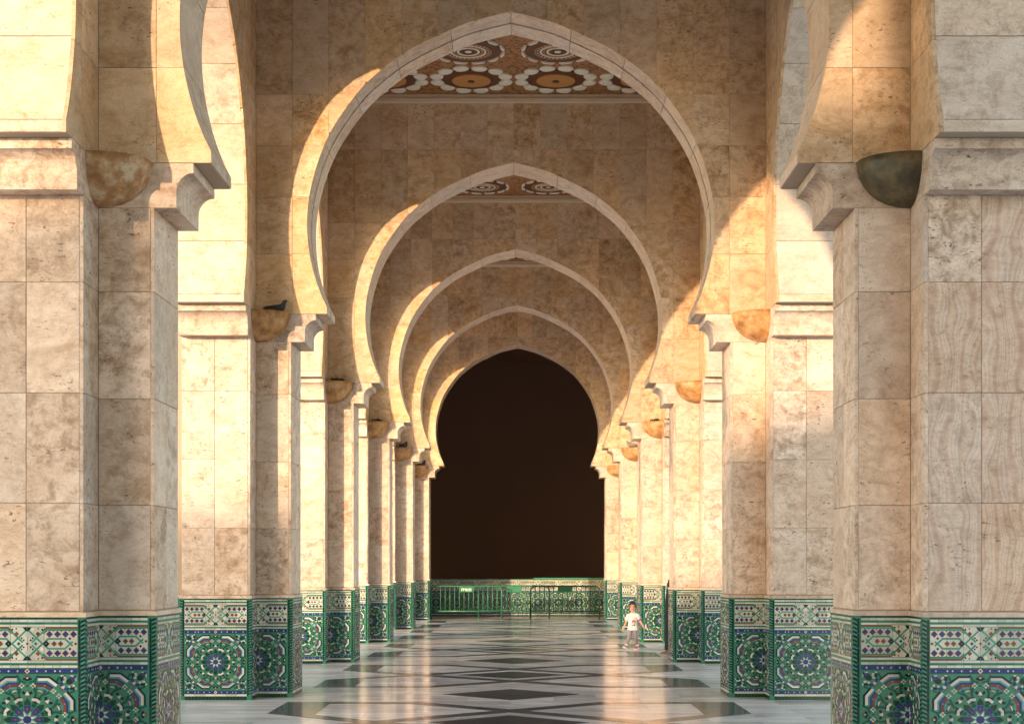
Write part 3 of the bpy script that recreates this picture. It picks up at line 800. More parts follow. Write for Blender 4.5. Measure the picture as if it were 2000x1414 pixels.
def soffit_meshes(ya, yb):
    """slabs lining the opening between two depths, one mesh per slab, keyed per side"""
    k = ('soffit', round(ya, 3), round(yb, 3))
    if k in CACHE: return CACHE[k]
    seg = []; cur = [CURVE[0]]; L = 0
    for a, c_ in zip(CURVE, CURVE[1:]):
        d = math.dist(a, c_); L += d; cur.append(c_)
        if L > 0.70: seg.append(cur); cur = [c_]; L = 0
    if len(cur) > 1: seg.append(cur)
    out = []
    for s_ in (1, -1):
        for sgm in seg:
            pts = [Vector(p) for p in sgm]
            d0 = (pts[1]-pts[0]).normalized(); d1 = (pts[-1]-pts[-2]).normalized()
            pts[0] = pts[0]+d0*0.004; pts[-1] = pts[-1]-d1*0.004
            v = []; n_ = len(pts)
            for kk, p in enumerate(pts):
                d = (pts[min(kk+1, n_-1)]-pts[max(kk-1, 0)]).normalized(); nm = Vector((-d.y, d.x))
                if nm.x < 0 and abs(nm.x) > abs(nm.y): nm = -nm
                if abs(nm.y) >= abs(nm.x) and nm.y < 0 and p.y > 6.0: nm = -nm
                q = p+nm*0.029
                v += [(s_*p.x, ya, p.y), (s_*p.x, yb, p.y), (s_*q.x, yb, q.y), (s_*q.x, ya, q.y)]
            f = []
            for kk in range(n_-1):
                for e in range(4):
                    f.append((kk*4+e, kk*4+(e+1) % 4, (kk+1)*4+(e+1) % 4, (kk+1)*4+e))
            f += [(0, 3, 2, 1), ((n_-1)*4, (n_-1)*4+1, (n_-1)*4+2, (n_-1)*4+3)]
            if s_ < 0: f = [tuple(reversed(q)) for q in f]
            out.append(mk_mesh('soffit_slab', v, f, 'stone_soffit'))
    CACHE[k] = out
    return out
def face_panels(U, ncol, rows, mat):
    k = ('face', U, ncol, mat)
    if k in CACHE: return CACHE[k]
    out = []
    for r_ in range(len(rows)-1):
        for c_ in range(ncol):
            ua, ub, za, zb = U*c_/ncol+GAP/2, U*(c_+1)/ncol-GAP/2, rows[r_]+GAP/2, rows[r_+1]-GAP/2
            if r_ == 4 and False: pass
            p = clipped(ua, ub, za, zb)
            if not p: continue
            for s_ in (1, -1):
                q = [(s_*x, z) for x, z in p]
                cx = sum(x for x, z in q)/len(q); cz = sum(z for x, z in q)/len(q)
                me = plate_mesh('panel', [(x-cx, z-cz) for x, z in q], ST, mat, bevel=0.0025 if len(q) == 4 and abs(area2(q)) > 0.98*(ub-ua)*(zb-za) else 0)
                out.append((me, cx, cz))
    CACHE[k] = out
    return out
def dress_arch(t, U, groove, local):
    """slabs for a wall whose gallery face looks to local -y at y=0"""
    for me, cx, cz in face_panels(U, 7, ZROWS, 'stone_wall'):
        link('panel', me, t, (cx, random.uniform(-0.0012, 0.0012), cz))
    if groove:
        sets = [soffit_meshes(ST, T/2-0.028), soffit_meshes(T/2+0.028, T)]
    else: sets = [soffit_meshes(ST, T)]
    for s_ in sets:
        for me in s_: link('soffit_slab', me, t)

NXT = {1: 'nearest, cut off by the picture', 2: 'first complete one, dark joint along its soffit', 3: 'second complete one from the camera',
       4: 'third complete one from the camera', 5: 'fourth complete one from the camera', 6: 'smallest and farthest, framing the dark wall'}
for i in range(-1, 7):
    lab = f'horseshoe arch of travertine across the gallery, {NXT[i]}' if i >= 1 else ('pointed horseshoe arch across the gallery just above the camera' if i == 0 else 'pointed horseshoe arch across the gallery behind the camera')
    t = thing('horseshoe_arch', lab, 'arch', (AX, F(i), 0), group='arches across the gallery')
    c = arch_core(WALLH, 10.0, 0, 0.010 if i >= 1 else 0, T, 0.03 if i == 2 else 0.012 if i >= 1 else 0)
    # blocks above the piers
    for s_ in (1, -1):
        a, b_ = sorted((s_*WALLH, s_*(WALLH+T+ARM)))
        c.box(a, b_, 0.0, T, ZC, 10.0)
    link('wall_core', c.mesh('wall_core', 'stone' if i < 1 else ('stone_soffit' if i == 2 else 'mortar')), t)
    if i >= 1: dress_arch(t, WALLH, i == 2, None)
    if i == 2:                                           # open movement joint of this arch; a dark strip paints its deep shade
        pts = [Vector(p) for p in CURVE]; n_ = len(pts)
        for s_ in (1, -1):
            mb = MB(); v = []
            for kk, p in enumerate(pts):
                d = (pts[min(kk+1, n_-1)]-pts[max(kk-1, 0)]).normalized(); nm = Vector((-d.y, d.x))
                if nm.x < 0 and abs(nm.x) > abs(nm.y): nm = -nm
                if abs(nm.y) >= abs(nm.x) and nm.y < 0: nm = -nm
                q = p+nm*0.018; v += [(s_*q.x, T/2-0.027, q.y), (s_*q.x, T/2+0.027, q.y)]
            mb.add(v, [(2*k, 2*k+1, 2*k+3, 2*k+2) for k in range(n_-1)]); link('movement_joint', mb.mesh('movement_joint', 'joint_dark'), t)
    for sg in (-1, 1): pier(i, sg)
UL = (PITCH-T)/2
BAYN = {1: 'between the two nearest piers', 2: 'between the second and third piers', 3: 'between the third and fourth piers', 4: 'between the fourth and fifth piers', 5: 'between the fifth and sixth piers'}
for i in range(-1, 6):
    for sg in (-1, 1):
        side = 'left' if sg < 0 else 'right'
        lab = f'{side} hand side arch of the gallery opening outwards, ' + (BAYN[i] if i >= 1 else ('between the nearest pier and the camera' if i == 0 else 'beside the camera'))
        t = thing('side_arch', lab, 'arch', (AX+sg*WALLH, bay_c(i), 0), R(90) if sg < 0 else R(-90), group='side arches along the gallery')
        c = arch_core(UL, 10.0, 0, 0.010 if i >= 0 else 0, T, 0.012 if i >= 0 else 0)
        link('wall_core', c.mesh('wall_core', 'mortar' if i >= 0 else 'stone'), t)
        if i >= 0: dress_arch(t, UL, False, None)

# ---------------------------------------------------------------- ceilings
def petal_poly(r, a, l, w):
    c_ = []
    for k in range(10):
        th = 2*math.pi*k/10; x = l*math.cos(th)/2*(1-0.12*math.sin(th)); y = w*math.sin(th)/2
        X = r+y; Y = x
        c_.append((X*math.cos(a)-Y*math.sin(a), X*math.sin(a)+Y*math.cos(a)))
    return c_
def disc(mb, r0, r1, z0, z1, mi, seg=28):
    v = []; f = []
    for k in range(seg):
        a = 2*math.pi*k/seg
        v += [(r0*math.cos(a), r0*math.sin(a), z1), (r1*math.cos(a), r1*math.sin(a), z1), (r1*math.cos(a), r1*math.sin(a), z0), (r0*math.cos(a), r0*math.sin(a), z0)]
    for k in range(seg):
        j = (k+1) % seg
        f += [(4*k, 4*j, 4*j+1, 4*k+1), (4*k+1, 4*j+1, 4*j+2, 4*k+2)]
        if r0 > 0: f.append((4*k+3, 4*j+3, 4*j, 4*k))
    mb.add(v, f, mi)
RM = ['rosette_dark', 'rosette_amber', 'petal_cream']
def rosette_base(kind):
    k = ('ros', kind)
    if k not in CACHE:
        mb = MB()
        if kind == 0:
            disc(mb, 0, 0.50, 0, -0.02, 0); disc(mb, 0, 0.33, -0.015, -0.045, 1); disc(mb, 0, 0.06, -0.04, -0.055, 0)
        else:
            disc(mb, 0, 0.52, 0, -0.02, 0)
            for r0, r1, m_ in ((0.0, 0.055, 2), (0.085, 0.125, 0), (0.15, 0.185, 2), (0.215, 0.235, 1), (0.26, 0.29, 2), (0.36, 0.375, 1)): disc(mb, r0, r1, -0.018, -0.032, m_)
            for q in range(28):
                a = 2*math.pi*q/28; mb.add([(0.325*math.cos(a)+dx, 0.325*math.sin(a)+dy, -0.03) for dx, dy in ((-.014, -.014), (.014, -.014), (.014, .014), (-.014, .014))], [(3, 2, 1, 0)], 2)
        CACHE[k] = mb.mesh('rosette', RM)
    return CACHE[k]
def petal_mesh(kind, q):
    k = ('pet', kind, q)
    if k not in CACHE:
        a = 2*math.pi*(q+0.5)/12
        poly = petal_poly(0.600, a, 0.275, 0.235) if kind == 0 else petal_poly(0.565, a, 0.24, 0.055)
        c0 = (sum(p[0] for p in poly)/10, sum(p[1] for p in poly)/10); n_ = 10
        ins = [(c0[0]+(p[0]-c0[0])*0.75, c0[1]+(p[1]-c0[1])*0.75) for p in poly]
        v = [(p[0], p[1], 0) for p in poly]+[(p[0], p[1], -0.02) for p in poly]+[(p[0], p[1], -0.04) for p in ins]
        f = []
        for e in range(n_):
            j = (e+1) % n_; f += [(e, n_+e, n_+j, j), (n_+e, 2*n_+e, 2*n_+j, n_+j)]
        f.append(tuple(range(3*n_-1, 2*n_-1, -1)))
        f = [tuple(reversed(q_)) for q_ in f]
        CACHE[k] = mk_mesh('petal', v, f, 'petal_cream')
    return CACHE[k]
CN = {1: 'above the nearest bay', 2: 'seen under the largest complete arch', 3: 'seen under the second complete arch', 4: 'seen under the third complete arch', 5: 'above the farthest bay', 0: 'above the camera', -1: 'behind the camera'}
for i in range(-1, 6):
    cy = bay_c(i); hy = UL
    t = thing('carved_ceiling', f'carved brown wooden ceiling with cream petal rosettes, {CN[i]}', 'ceiling', (AX, cy, ZCEIL), group='carved ceilings of the bays')
    mb = MB(); mb.box(-WALLH, WALLH, -hy, hy, 0, 0.05); link('ceiling_board', mb.mesh('ceiling_board', 'carved_wood'), t)
    for (xa, xb, ya, yb) in ((-WALLH, WALLH, hy-0.09, hy), (-WALLH, WALLH, -hy, -hy+0.09), (-WALLH, -WALLH+0.09, -hy+0.09, hy-0.09), (WALLH-0.09, WALLH, -hy+0.09, hy-0.09)):
        mb = MB(); mb.box(xa, xb, ya, yb, -0.14, -0.075)
        if xb-xa > 1: mb.box(xa, xb, ya+(0.03 if ya > 0 else 0), yb-(0.03 if ya < 0 else 0), -0.075, 0.0)
        else: mb.box(xa+(0.03 if xa > 0 else 0), xb-(0.03 if xa < 0 else 0), ya, yb, -0.075, 0.0)
        link('cornice', mb.mesh('cornice', 'cornice_cream'), t)
    if i < 1: continue
    for rr in range(4):
        y = hy-0.92-1.435*rr
        kind = (rr+i) % 2
        for cc in range(4):
            x = (cc-1.5)*1.435
            ro_ = link('rosette', rosette_base(kind), t, (x, y, 0))
            if i in (2, 3, 4) and rr < 2:
                for q in range(12): link('petal', petal_mesh(kind, q), ro_)
            else:
                kk = ('petals', kind)
                if kk not in CACHE:
                    mb = MB()
                    for q in range(12):
                        pm_ = petal_mesh(kind, q); mb.add([v.co for v in pm_.vertices], [tuple(p.vertices) for p in pm_.polygons])
                    CACHE[kk] = mb.mesh('petal_ring', 'petal_cream')
                po = link('petal_ring', CACHE[kk], ro_); po['kind'] = 'stuff'
mb = MB(); mb.box(AX-WALLH-T-0.3, AX+WALLH+T+0.3, F(-1)-0.3, 54.0, 10.06, 10.5)
tag(link('roof_slab', mb.mesh('roof_slab', 'stone')), 'flat stone roof over the whole arcade', 'roof', kind='structure')

# ---------------------------------------------------------------- end wall
YE = 52.8
t = thing('low_wall', 'low green mosaic wall across the end of the gallery, behind the barriers', 'wall', (AX, YE, 0))
mb = MB(); mb.box(-WALLH-T, WALLH+T, -0.03, 0.35, 0, HD+0.01); dd = link('tile_dado', mb.mesh('tile_dado', 'tile_bed'), t)
mb = MB(); mb.box(0.55, WALLH, -0.04, 0.0, HD+0.012, HD+0.05); link('ledge_strip', mb.mesh('ledge_strip', 'glaze_green'), t)
ms, _ = mosaic(False, 9, 0.90)
for k in range(-5, 6):
    m_ = link('tile_mosaic', ms, dd, (k*0.70, -0.03, 0)); m_['kind'] = 'stuff'
for sg in (-1, 1):
    tt = thing('side_wall', f'{"left" if sg < 0 else "right"} hand side wall closing the last bay before the dark end wall', 'wall', (AX+sg*(WALLH+T/2), F(6)+T+PIL, 0))
    mb = MB(); mb.box(-T/2, T/2, 0.0, YE-(F(6)+T+PIL), 0.0, 10.0); link('wall_body', mb.mesh('wall_body', 'stone'), tt)
    mb = MB()
    mb.box(-T/2, T/2, -PIL, 0.0, ZC, 10.0); link('wall_head', mb.mesh('wall_head', 'stone'), tt)

t = thing('added_dark_hall', 'added tan hall kept in shade beyond the low mosaic wall, framed by the last arch', 'hall', (AX, YE+0.4, 0))
HWD, HDP = 8.0, 16.0  # deep room added so the sun patch misses its back wall
for nm, bb in (('back_wall', (-HWD, HWD, HDP, HDP+0.3, 0, 11)), ('side_wall', (-HWD-0.3, -HWD, 0, HDP+0.3, 0, 11)), ('side_wall', (HWD, HWD+0.3, 0, HDP+0.3, 0, 11)),
               ('hall_ceiling', (-HWD-0.3, HWD+0.3, 0, HDP+0.3, 11, 11.3)), ('hall_floor', (-HWD, HWD, -0.04, HDP, -0.04, -0.01)),
               ('front_wall', (-HWD-0.3, -WALLH-T, -0.3, 0, 0, 11.3)), ('front_wall', (WALLH+T, HWD+0.3, -0.3, 0, 0, 11.3)), ('front_wall', (-WALLH-T, WALLH+T, -0.3, 0, 9.6, 11.3))):
    mb = MB(); mb.box(*bb); link(nm, mb.mesh(nm, 'hall_tan'), t)

# ---------------------------------------------------------------- bowl lamps in the corners
def bowl_mesh(sg, mat):
    k = ('bowl', sg, mat)
    if k in CACHE: return CACHE[k]
    H_, A, B = 0.365, 0.435, 0.37      # height, reach along the arch wall, reach along the side
    v = []; f = []; na, nb = 9, 8
    for i in range(nb+1):
        ph = (math.pi/2)*i/nb            # 0 rim .. bottom
        rr = math.cos(ph)**0.85 if i < nb else 0.02
        z = -H_*math.sin(ph)
        for j in range(na+1):
            th = (math.pi/2)*j/na
            ex = 0.9
            v.append((-sg*A*rr*math.cos(th)**ex if j < na else 0.0, -B*rr*math.sin(th)**ex if j > 0 else 0.0, z))
    for i in range(nb):
        for j in range(na):
            a = i*(na+1)+j; f.append((a, a+1, a+na+2, a+na+1))
    o = len(v)                            # inner lip
    for j in range(na+1):
        x, y, z = v[j]; v.append((x*0.93, y*0.93, -0.004))
    for j in range(na+1):
        x, y, z = v[j]; v.append((x*0.80, y*0.80, -0.12))
    for j in range(na):
        f.append((j, o+j, o+j+1, j+1)); f.append((o+j, o+na+1+j, o+na+2+j, o+j+1))
    nf = len(f)
    f.append(tuple(o+na+1+j for j in range(na+1)))
    if sg < 0: f = [tuple(reversed(q)) for q in f]
    me = mk_mesh('bowl', v, f, [mat, 'bowl_inside'], [0]*nf+[1], True)
    CACHE[k] = me
    return me
spike = MB()
BOWLS = {}
for i in range(1, 7):
    for sg in (-1, 1):
        side = 'left' if sg < 0 else 'right'
        mat = 'bowl_olive' if (i, sg) == (1, 1) else ('bowl_worn' if (i, sg) == (1, -1) else 'bowl_amber')
        desc = {'bowl_olive': 'dark olive', 'bowl_worn': 'worn brown', 'bowl_amber': 'amber'}[mat]
        lab = f'{desc} bowl lamp in the corner of the {side} pier, {NEAR[i]}'
        t = thing('bowl_lamp', lab, 'lamp', (AX+sg*(WALLH-0.002), F(i)-0.002, 4.905), group='bowl lamps under the arches')
        link('bowl', bowl_mesh(sg, mat), t)
        mb = MB(); mb.box(-0.05, 0.05, -0.05, 0.05, -0.13, -0.02)
        mb2 = MB(); mb2.box(*sorted((-sg*0.002, -sg*0.06)), -0.06, -0.002, -0.12, -0.015); link('bracket', mb2.mesh('bracket', 'bowl_inside'), t)
        BOWLS[(i, sg)] = t
        if (i, sg) in ((1, -1), (2, 1)):
            for q in range(4):
                mb = MB(); x = -sg*(0.10+0.075*q); mb.tube([(x, -0.05, -0.06), (x+0.004, -0.06, 0.11-0.02*q)], 0.003, 5); link('spike', mb.mesh('spike', 'wire'), t)

# ---------------------------------------------------------------- birds and nests
def pigeon(loc, rotz, label, mat):
    t = thing('pigeon', label, 'pigeon', loc, rotz, group='pigeons on the bowl lamps')
    mb = MB()                                            # body, neck and head in one skin, looking along +x
    path = [(-0.20, 0, 0.055), (-0.15, 0, 0.062), (-0.09, 0, 0.075), (-0.02, 0, 0.085), (0.05, 0, 0.095), (0.09, 0, 0.125), (0.105, 0, 0.160), (0.115, 0, 0.185), (0.135, 0, 0.195), (0.152, 0, 0.190)]
    rad = [0.012, 0.026, 0.048, 0.062, 0.058, 0.042, 0.029, 0.027, 0.020, 0.006]
    mb.tube(path, rad, 12); link('body', mb.mesh('body', mat, True), t)
    for s_ in (1, -1):
        mb = MB(); mb.ellipsoid((-0.045, s_*0.055, 0.090), (0.115, 0.018, 0.042), 10, 6); link('wing', mb.mesh('wing', mat, True), t)
        mb = MB(); mb.tube([(0.0, s_*0.022, 0.045), (0.004, s_*0.024, 0.004)], 0.005, 6); mb.tube([(-0.012, s_*0.024, 0.003), (0.03, s_*0.028, 0.003)], 0.004, 5); link('leg', mb.mesh('leg', 'bird_leg'), t)
    mb = MB(); mb.tube([(0.150, 0, 0.190), (0.172, 0, 0.183)], [0.006, 0.001], 6); link('beak', mb.mesh('beak', 'feather_grey'), t)
    mb = MB(); mb.add([(-0.15, -0.025, 0.060), (-0.27, -0.04, 0.040), (-0.27, 0.04, 0.040), (-0.15, 0.025, 0.060), (-0.15, -0.025, 0.050), (-0.27, -0.04, 0.034), (-0.27, 0.04, 0.034), (-0.15, 0.025, 0.050)],
                      [(0, 3, 2, 1), (4, 5, 6, 7), (0, 1, 5, 4), (1, 2, 6, 5), (2, 3, 7, 6), (3, 0, 4, 7)]); link('tail', mb.mesh('tail', mat), t)
    return t
def on_bowl(i, sg, dx, dy, dz=0.0): return (AX+sg*WALLH-sg*dx, F(i)-dy, 4.905+dz)
pigeon(on_bowl(2, -1, 0.27, 0.10, -0.05), R(-6), 'dark pigeon perched on the left bowl lamp of the second pier', 'feather_dark')
pigeon(on_bowl(5, -1, 0.22, 0.10, -0.03), R(60), 'dark pigeon on the left bowl lamp of the fifth pier', 'feather_dark')
pigeon(on_bowl(6, -1, 0.24, 0.10, -0.03), R(50), 'dark pigeon on the farthest left bowl lamp', 'feather_dark')
pigeon(on_bowl(5, 1, 0.16, 0.12, -0.02), R(178), 'grey pigeon sitting on the sunlit right bowl lamp of the fifth pier', 'feather_grey')
def nest(i, sg, label):
    mb = MB(); rnd = random.Random(i*3+sg)
    for q in range(70):
        a = rnd.uniform(0, 6.28); r_ = rnd.uniform(0.02, 0.11); c_ = Vector((r_*math.cos(a), r_*math.sin(a)*0.8, rnd.uniform(-0.05, 0.03)))
        d = Vector((rnd.uniform(-1, 1), rnd.uniform(-1, 1), rnd.uniform(-0.4, 0.5))).normalized()*0.06
        mb.tube([c_-d, c_+d], 0.005, 4)
    o = link('bird_nest', mb.mesh('bird_nest', 'nest_twigs'), None, on_bowl(i, sg, 0.17, 0.15, 0.02)); tag(o, label, 'nest')
nest(3, -1, 'dark twig nest on the left bowl lamp of the third pier')
nest(4, -1, 'dark twig nest on the left bowl lamp of the fourth pier')
nest(4, 1, 'small dark twig nest on the right bowl lamp of the fourth pier')

# ---------------------------------------------------------------- crowd barriers
def barrier(xa, xb, y, label, sign_mat, text, bar_mat):
    t = thing('crowd_barrier', label, 'barrier', ((xa+xb)/2, y, 0), group='green crowd barriers before the end wall')
    w = (xb-xa)/2; zt, zb, r_ = 1.07, 0.27, 0.17
    mb = MB(); path = [(-w, 0, 0.03), (-w, 0, zt-r_)]
    for a in (15, 30, 45, 60, 75, 90): path.append((-w+r_*(1-math.cos(R(a))), 0, zt-r_+r_*math.sin(R(a))))
    path += [(-p[0], 0, p[2]) for p in path[::-1]]
    mb.tube(path, 0.026, 8); link('frame', mb.mesh('frame', bar_mat, True), t)
    mb = MB(); mb.tube([(-w, 0, zb), (w, 0, zb)], 0.023, 8); link('bottom_rail', mb.mesh('bottom_rail', bar_mat, True), t)
    nb = 15
    mb = MB(); mb.tube([(0, 0, zb), (0, 0, zt)], 0.0135, 6); bm_ = mb.mesh('bar', bar_mat, True)
    for q in range(1, nb): link('bar', bm_, t, (-w+2*w*q/nb, 0, 0))
    for s_ in (1, -1):
        mb = MB(); mb.tube([(0, -0.22, 0.015), (0, -0.10, 0.05), (0, 0, 0.16), (0, 0.10, 0.05), (0, 0.22, 0.015)], 0.018, 8); link('foot', mb.mesh('foot', bar_mat, True), t, (s_*(w-0.01), 0, 0))
        mb = MB()
        for z in (0.42, 0.80): mb.tube([(0, 0, z), (s_*0.05, 0, z), (s_*0.05, 0, z-0.05)], 0.008, 6)
        link('hook', mb.mesh('hook', 'steel_bare'), t, (s_*w, 0, 0))
    mb = MB(); mb.box(-0.235, 0.235, -0.030, -0.022, zt-0.19, zt-0.012); pl = link('sign_plate', mb.mesh('sign_plate', sign_mat), t)
    if text:
        cu = bpy.data.curves.new('lettering', 'FONT'); cu.body = text; cu.size = 0.135; cu.align_x = 'CENTER'; cu.extrude = 0.002
        o = bpy.data.objects.new('lettering', cu); COL.objects.link(o)
        dg = bpy.context.evaluated_depsgraph_get(); me = bpy.data.meshes.new_from_object(o.evaluated_get(dg)); bpy.data.objects.remove(o)
        me.materials.clear(); me.materials.append(M('sign_white'))
        link('lettering', me, pl, (0, -0.034, zt-0.155), rot=(R(90), 0, 0))
    return t
def bx(px, y): return (px-VX)*y/F_PX
YB1 = 49.35
barrier(bx(842, YB1), bx(980, YB1), YB1, 'green steel crowd barrier with lettered sign plate, leftmost before the dark wall', 'sign_green', 'FMHII', 'steel_green')
barrier(bx(935, YB1+0.55), bx(1073, YB1+0.55), YB1+0.55, 'middle green crowd barrier, standing behind the other two', 'sign_light_green', '', 'steel_green')
barrier(bx(1036, YB1), bx(1171, YB1), YB1, 'green crowd barrier with dark blank plate, rightmost before the dark wall', 'sign_dark_green', '', 'steel_dark_green')

# ---------------------------------------------------------------- people
def skin_mesh(name, joints, bones, mat, root=0, sub=2):
    """a continuous surface grown over a skeleton of joints {key: (x, y, z, radius)}"""
    keys = list(joints); me = bpy.data.meshes.new(name)
    me.from_pydata([joints[k][:3] for k in keys], [(keys.index(a), keys.index(b_)) for a, b_ in bones], [])
    o = bpy.data.objects.new(name, me); COL.objects.link(o)
    md = o.modifiers.new('skin', 'SKIN'); md.use_smooth_shade = True
    sv = me.skin_vertices[0].data if me.skin_vertices else None
    if sv is None:
        bpy.context.view_layer.objects.active = o
        bpy.ops.mesh.customdata_skin_add(); sv = me.skin_vertices[0].data
    for k, s_ in zip(keys, sv):
        r_ = joints[k][3]; s_.radius = r_ if isinstance(r_, tuple) else (r_, r_)
    for k, s_ in enumerate(sv): s_.use_root = (k == root)
    sb = o.modifiers.new('sub', 'SUBSURF'); sb.levels = sub; sb.render_levels = sub
    dg = bpy.context.evaluated_depsgraph_get(); me2 = bpy.data.meshes.new_from_object(o.evaluated_get(dg))
    bpy.data.objects.remove(o)
    me2.materials.clear(); me2.materials.append(M(mat))
    me2.polygons.foreach_set('use_smooth', [True]*len(me2.polygons))
    return me2
def hand(J, B, wrist, key, w, d, side, r_=0.0085, L=0.045):
    """palm, four fingers and a thumb hanging from a wrist; w wrist point, d direction of the hand"""
    w = Vector(w); d = Vector(d).normalized(); ax = Vector((side, -0.3, 0)); ax = (ax-d*ax.dot(d)).normalized(); pn = d.cross(ax)
    p = w+d*L*0.75; J[key+'p'] = (*p, 0.017); B.append((wrist, key+'p'))
    for q, (off, ln) in enumerate(((-0.018, 0.75), (-0.006, 0.95), (0.006, 1.0), (0.018, 0.9))):
        a = p+ax*off+d*L*0.35; b_ = a+d*L*ln*0.5+pn*0.004; c_ = b_+d*L*ln*0.4+pn*0.012
        for nm, pt, rr in (('a', a, r_), ('b', b_, r_*0.85), ('c', c_, r_*0.7)): J[f'{key}{q}{nm}'] = (*pt, rr)
        B += [(key+'p', f'{key}{q}a'), (f'{key}{q}a', f'{key}{q}b'), (f'{key}{q}b', f'{key}{q}c')]
    a = w+d*L*0.35+ax*0.020; b_ = a+ax*0.016+d*L*0.4
    J[key+'ta'] = (*a, r_); J[key+'tb'] = (*b_, r_*0.8); B += [(wrist, key+'ta'), (key+'ta', key+'tb')]
# --- the child, walking towards the camera
D = 31.2; cxp = (1236-VX)*D/F_PX
ch = thing('person', 'small child in white printed T-shirt and grey leggings walking on the marble floor', 'person', (cxp, D, 0), R(-12))
J = {'pel': (0, 0, 0.455, 0.062), 'spi': (0.0, 0.002, 0.56, 0.066), 'che': (0.0, 0.0, 0.655, 0.066), 'nek': (0.0, -0.004, 0.745, 0.030), 'jaw': (0.0, -0.014, 0.805, 0.052), 'hed': (0.0, 0.0, 0.875, 0.083), 'top': (0.0, 0.012, 0.935, 0.066),
     'shL': (-0.085, 0.0, 0.695, 0.036), 'elL': (-0.135, 0.015, 0.565, 0.026), 'wrL': (-0.185, -0.015, 0.455, 0.018),
     'shR': (0.085, 0.0, 0.695, 0.036), 'elR': (0.150, 0.01, 0.575, 0.026), 'wrR': (0.215, -0.045, 0.485, 0.018),
     'hiL': (-0.045, 0.0, 0.42, 0.056), 'knL': (-0.060, -0.100, 0.250, 0.038), 'anL': (-0.115, -0.150, 0.090, 0.024), 'toL': (-0.130, -0.215, 0.080, 0.018),
     'hiR': (0.045, 0.0, 0.42, 0.056), 'knR': (0.045, 0.010, 0.245, 0.038), 'anR': (0.075, 0.120, 0.080, 0.024), 'toR': (0.055, 0.045, 0.035, 0.018)}
B = [('pel', 'spi'), ('spi', 'che'), ('che', 'nek'), ('nek', 'jaw'), ('jaw', 'hed'), ('hed', 'top'), ('che', 'shL'), ('shL', 'elL'), ('elL', 'wrL'), ('che', 'shR'), ('shR', 'elR'), ('elR', 'wrR'),
     ('pel', 'hiL'), ('hiL', 'knL'), ('knL', 'anL'), ('anL', 'toL'), ('pel', 'hiR'), ('hiR', 'knR'), ('knR', 'anR'), ('anR', 'toR')]
hand(J, B, 'wrL', 'hl', J['wrL'][:3], (-0.25, -0.25, -1), 1); hand(J, B, 'wrR', 'hr', J['wrR'][:3], (0.5, -0.4, -0.7), -1)
body = link('body', skin_mesh('body', J, B, 'skin'), ch)
G = {'pel': (0, 0, 0.455, 0.070), 'wai': (0, 0, 0.50, 0.066), 'hiL': (-0.045, 0, 0.42, 0.062), 'knL': (-0.060, -0.100, 0.250, 0.044), 'caL': (-0.085, -0.125, 0.180, 0.040), 'anL': (-0.112, -0.147, 0.104, 0.029),
     'hiR': (0.045, 0, 0.42, 0.062), 'knR': (0.045, 0.010, 0.245, 0.044), 'caR': (0.060, 0.065, 0.165, 0.040), 'anR': (0.074, 0.115, 0.096, 0.029)}
link('leggings', skin_mesh('leggings', G, [('pel', 'wai'), ('pel', 'hiL'), ('hiL', 'knL'), ('knL', 'caL'), ('caL', 'anL'), ('pel', 'hiR'), ('hiR', 'knR'), ('knR', 'caR'), ('caR', 'anR')], 'leggings'), ch)
# shirt: flared body ring by ring, and two sleeves
mb = MB(); rings = [(0.395, 0.108, 0.090), (0.45, 0.100, 0.086), (0.53, 0.090, 0.080), (0.62, 0.088, 0.077), (0.68, 0.092, 0.070), (0.715, 0.085, 0.058), (0.738, 0.052, 0.046)]
seg = 24; v = []; f = []
for z, a, b_ in rings:
    for q in range(seg):
        th = 2*math.pi*q/seg; wob = 1+0.05*math.sin(5*th+z*9)*max(0, (0.6-z)/0.2)
        v.append((a*wob*math.cos(th), b_*wob*math.sin(th)-0.002, z))
for k in range(len(rings)-1):
    for q in range(seg): f.append((k*seg+q, k*seg+(q+1) % seg, (k+1)*seg+(q+1) % seg, (k+1)*seg+q))
mb.add(v, f); sh = link('shirt', mb.mesh('shirt', 'shirt', True), ch)
for s_, el in ((-1, (-0.125, 0.012, 0.605)), (1, (0.135, 0.008, 0.612))):
    mb = MB(); mb.tube([(s_*0.060, 0, 0.700), (s_*0.090, 0.0, 0.685), (el[0], el[1], el[2])], [0.046, 0.047, 0.042], 12); link('sleeve', mb.mesh('sleeve', 'shirt', True), sh)
    mb = MB(); e = Vector(el); d = (e-Vector((s_*0.090, 0, 0.685))).normalized(); mb.tube([e-d*0.004, e+d*0.014], 0.0445, 12); link('cuff', mb.mesh('cuff', 'purple' if s_ > 0 else 'shirt', True), sh)
# flat blots of the shirt print, laid on the cloth
def blot(x, z, rx, rz_, mat, dy=0.0):
    n_ = 12; y = lambda xx, zz: -0.003-(0.080+max(0, 0.6-zz)*0.05)*math.sqrt(max(0.02, 1-(xx/0.102)**2))-dy
    pts = [(x+rx*math.cos(2*math.pi*q/n_)*(1+0.2*math.sin(3*q)), z+rz_*math.sin(2*math.pi*q/n_)) for q in range(n_)]
    mb = MB(); vv = [(p[0], y(*p)-0.004, p[1]) for p in pts]+[(p[0], y(*p)+0.004, p[1]) for p in pts]
    mb.add(vv, [tuple(range(n_))]+[(n_+q, n_+(q+1) % n_, (q+1) % n_, q) for q in range(n_)]); link('print', mb.mesh('print', mat), sh)
blot(0.028, 0.565, 0.036, 0.042, 'print_red'); blot(0.030, 0.545, 0.018, 0.020, 'print_pink', 0.004); blot(0.0, 0.495, 0.016, 0.014, 'print_red'); blot(0.040, 0.502, 0.014, 0.016, 'eye_dark')
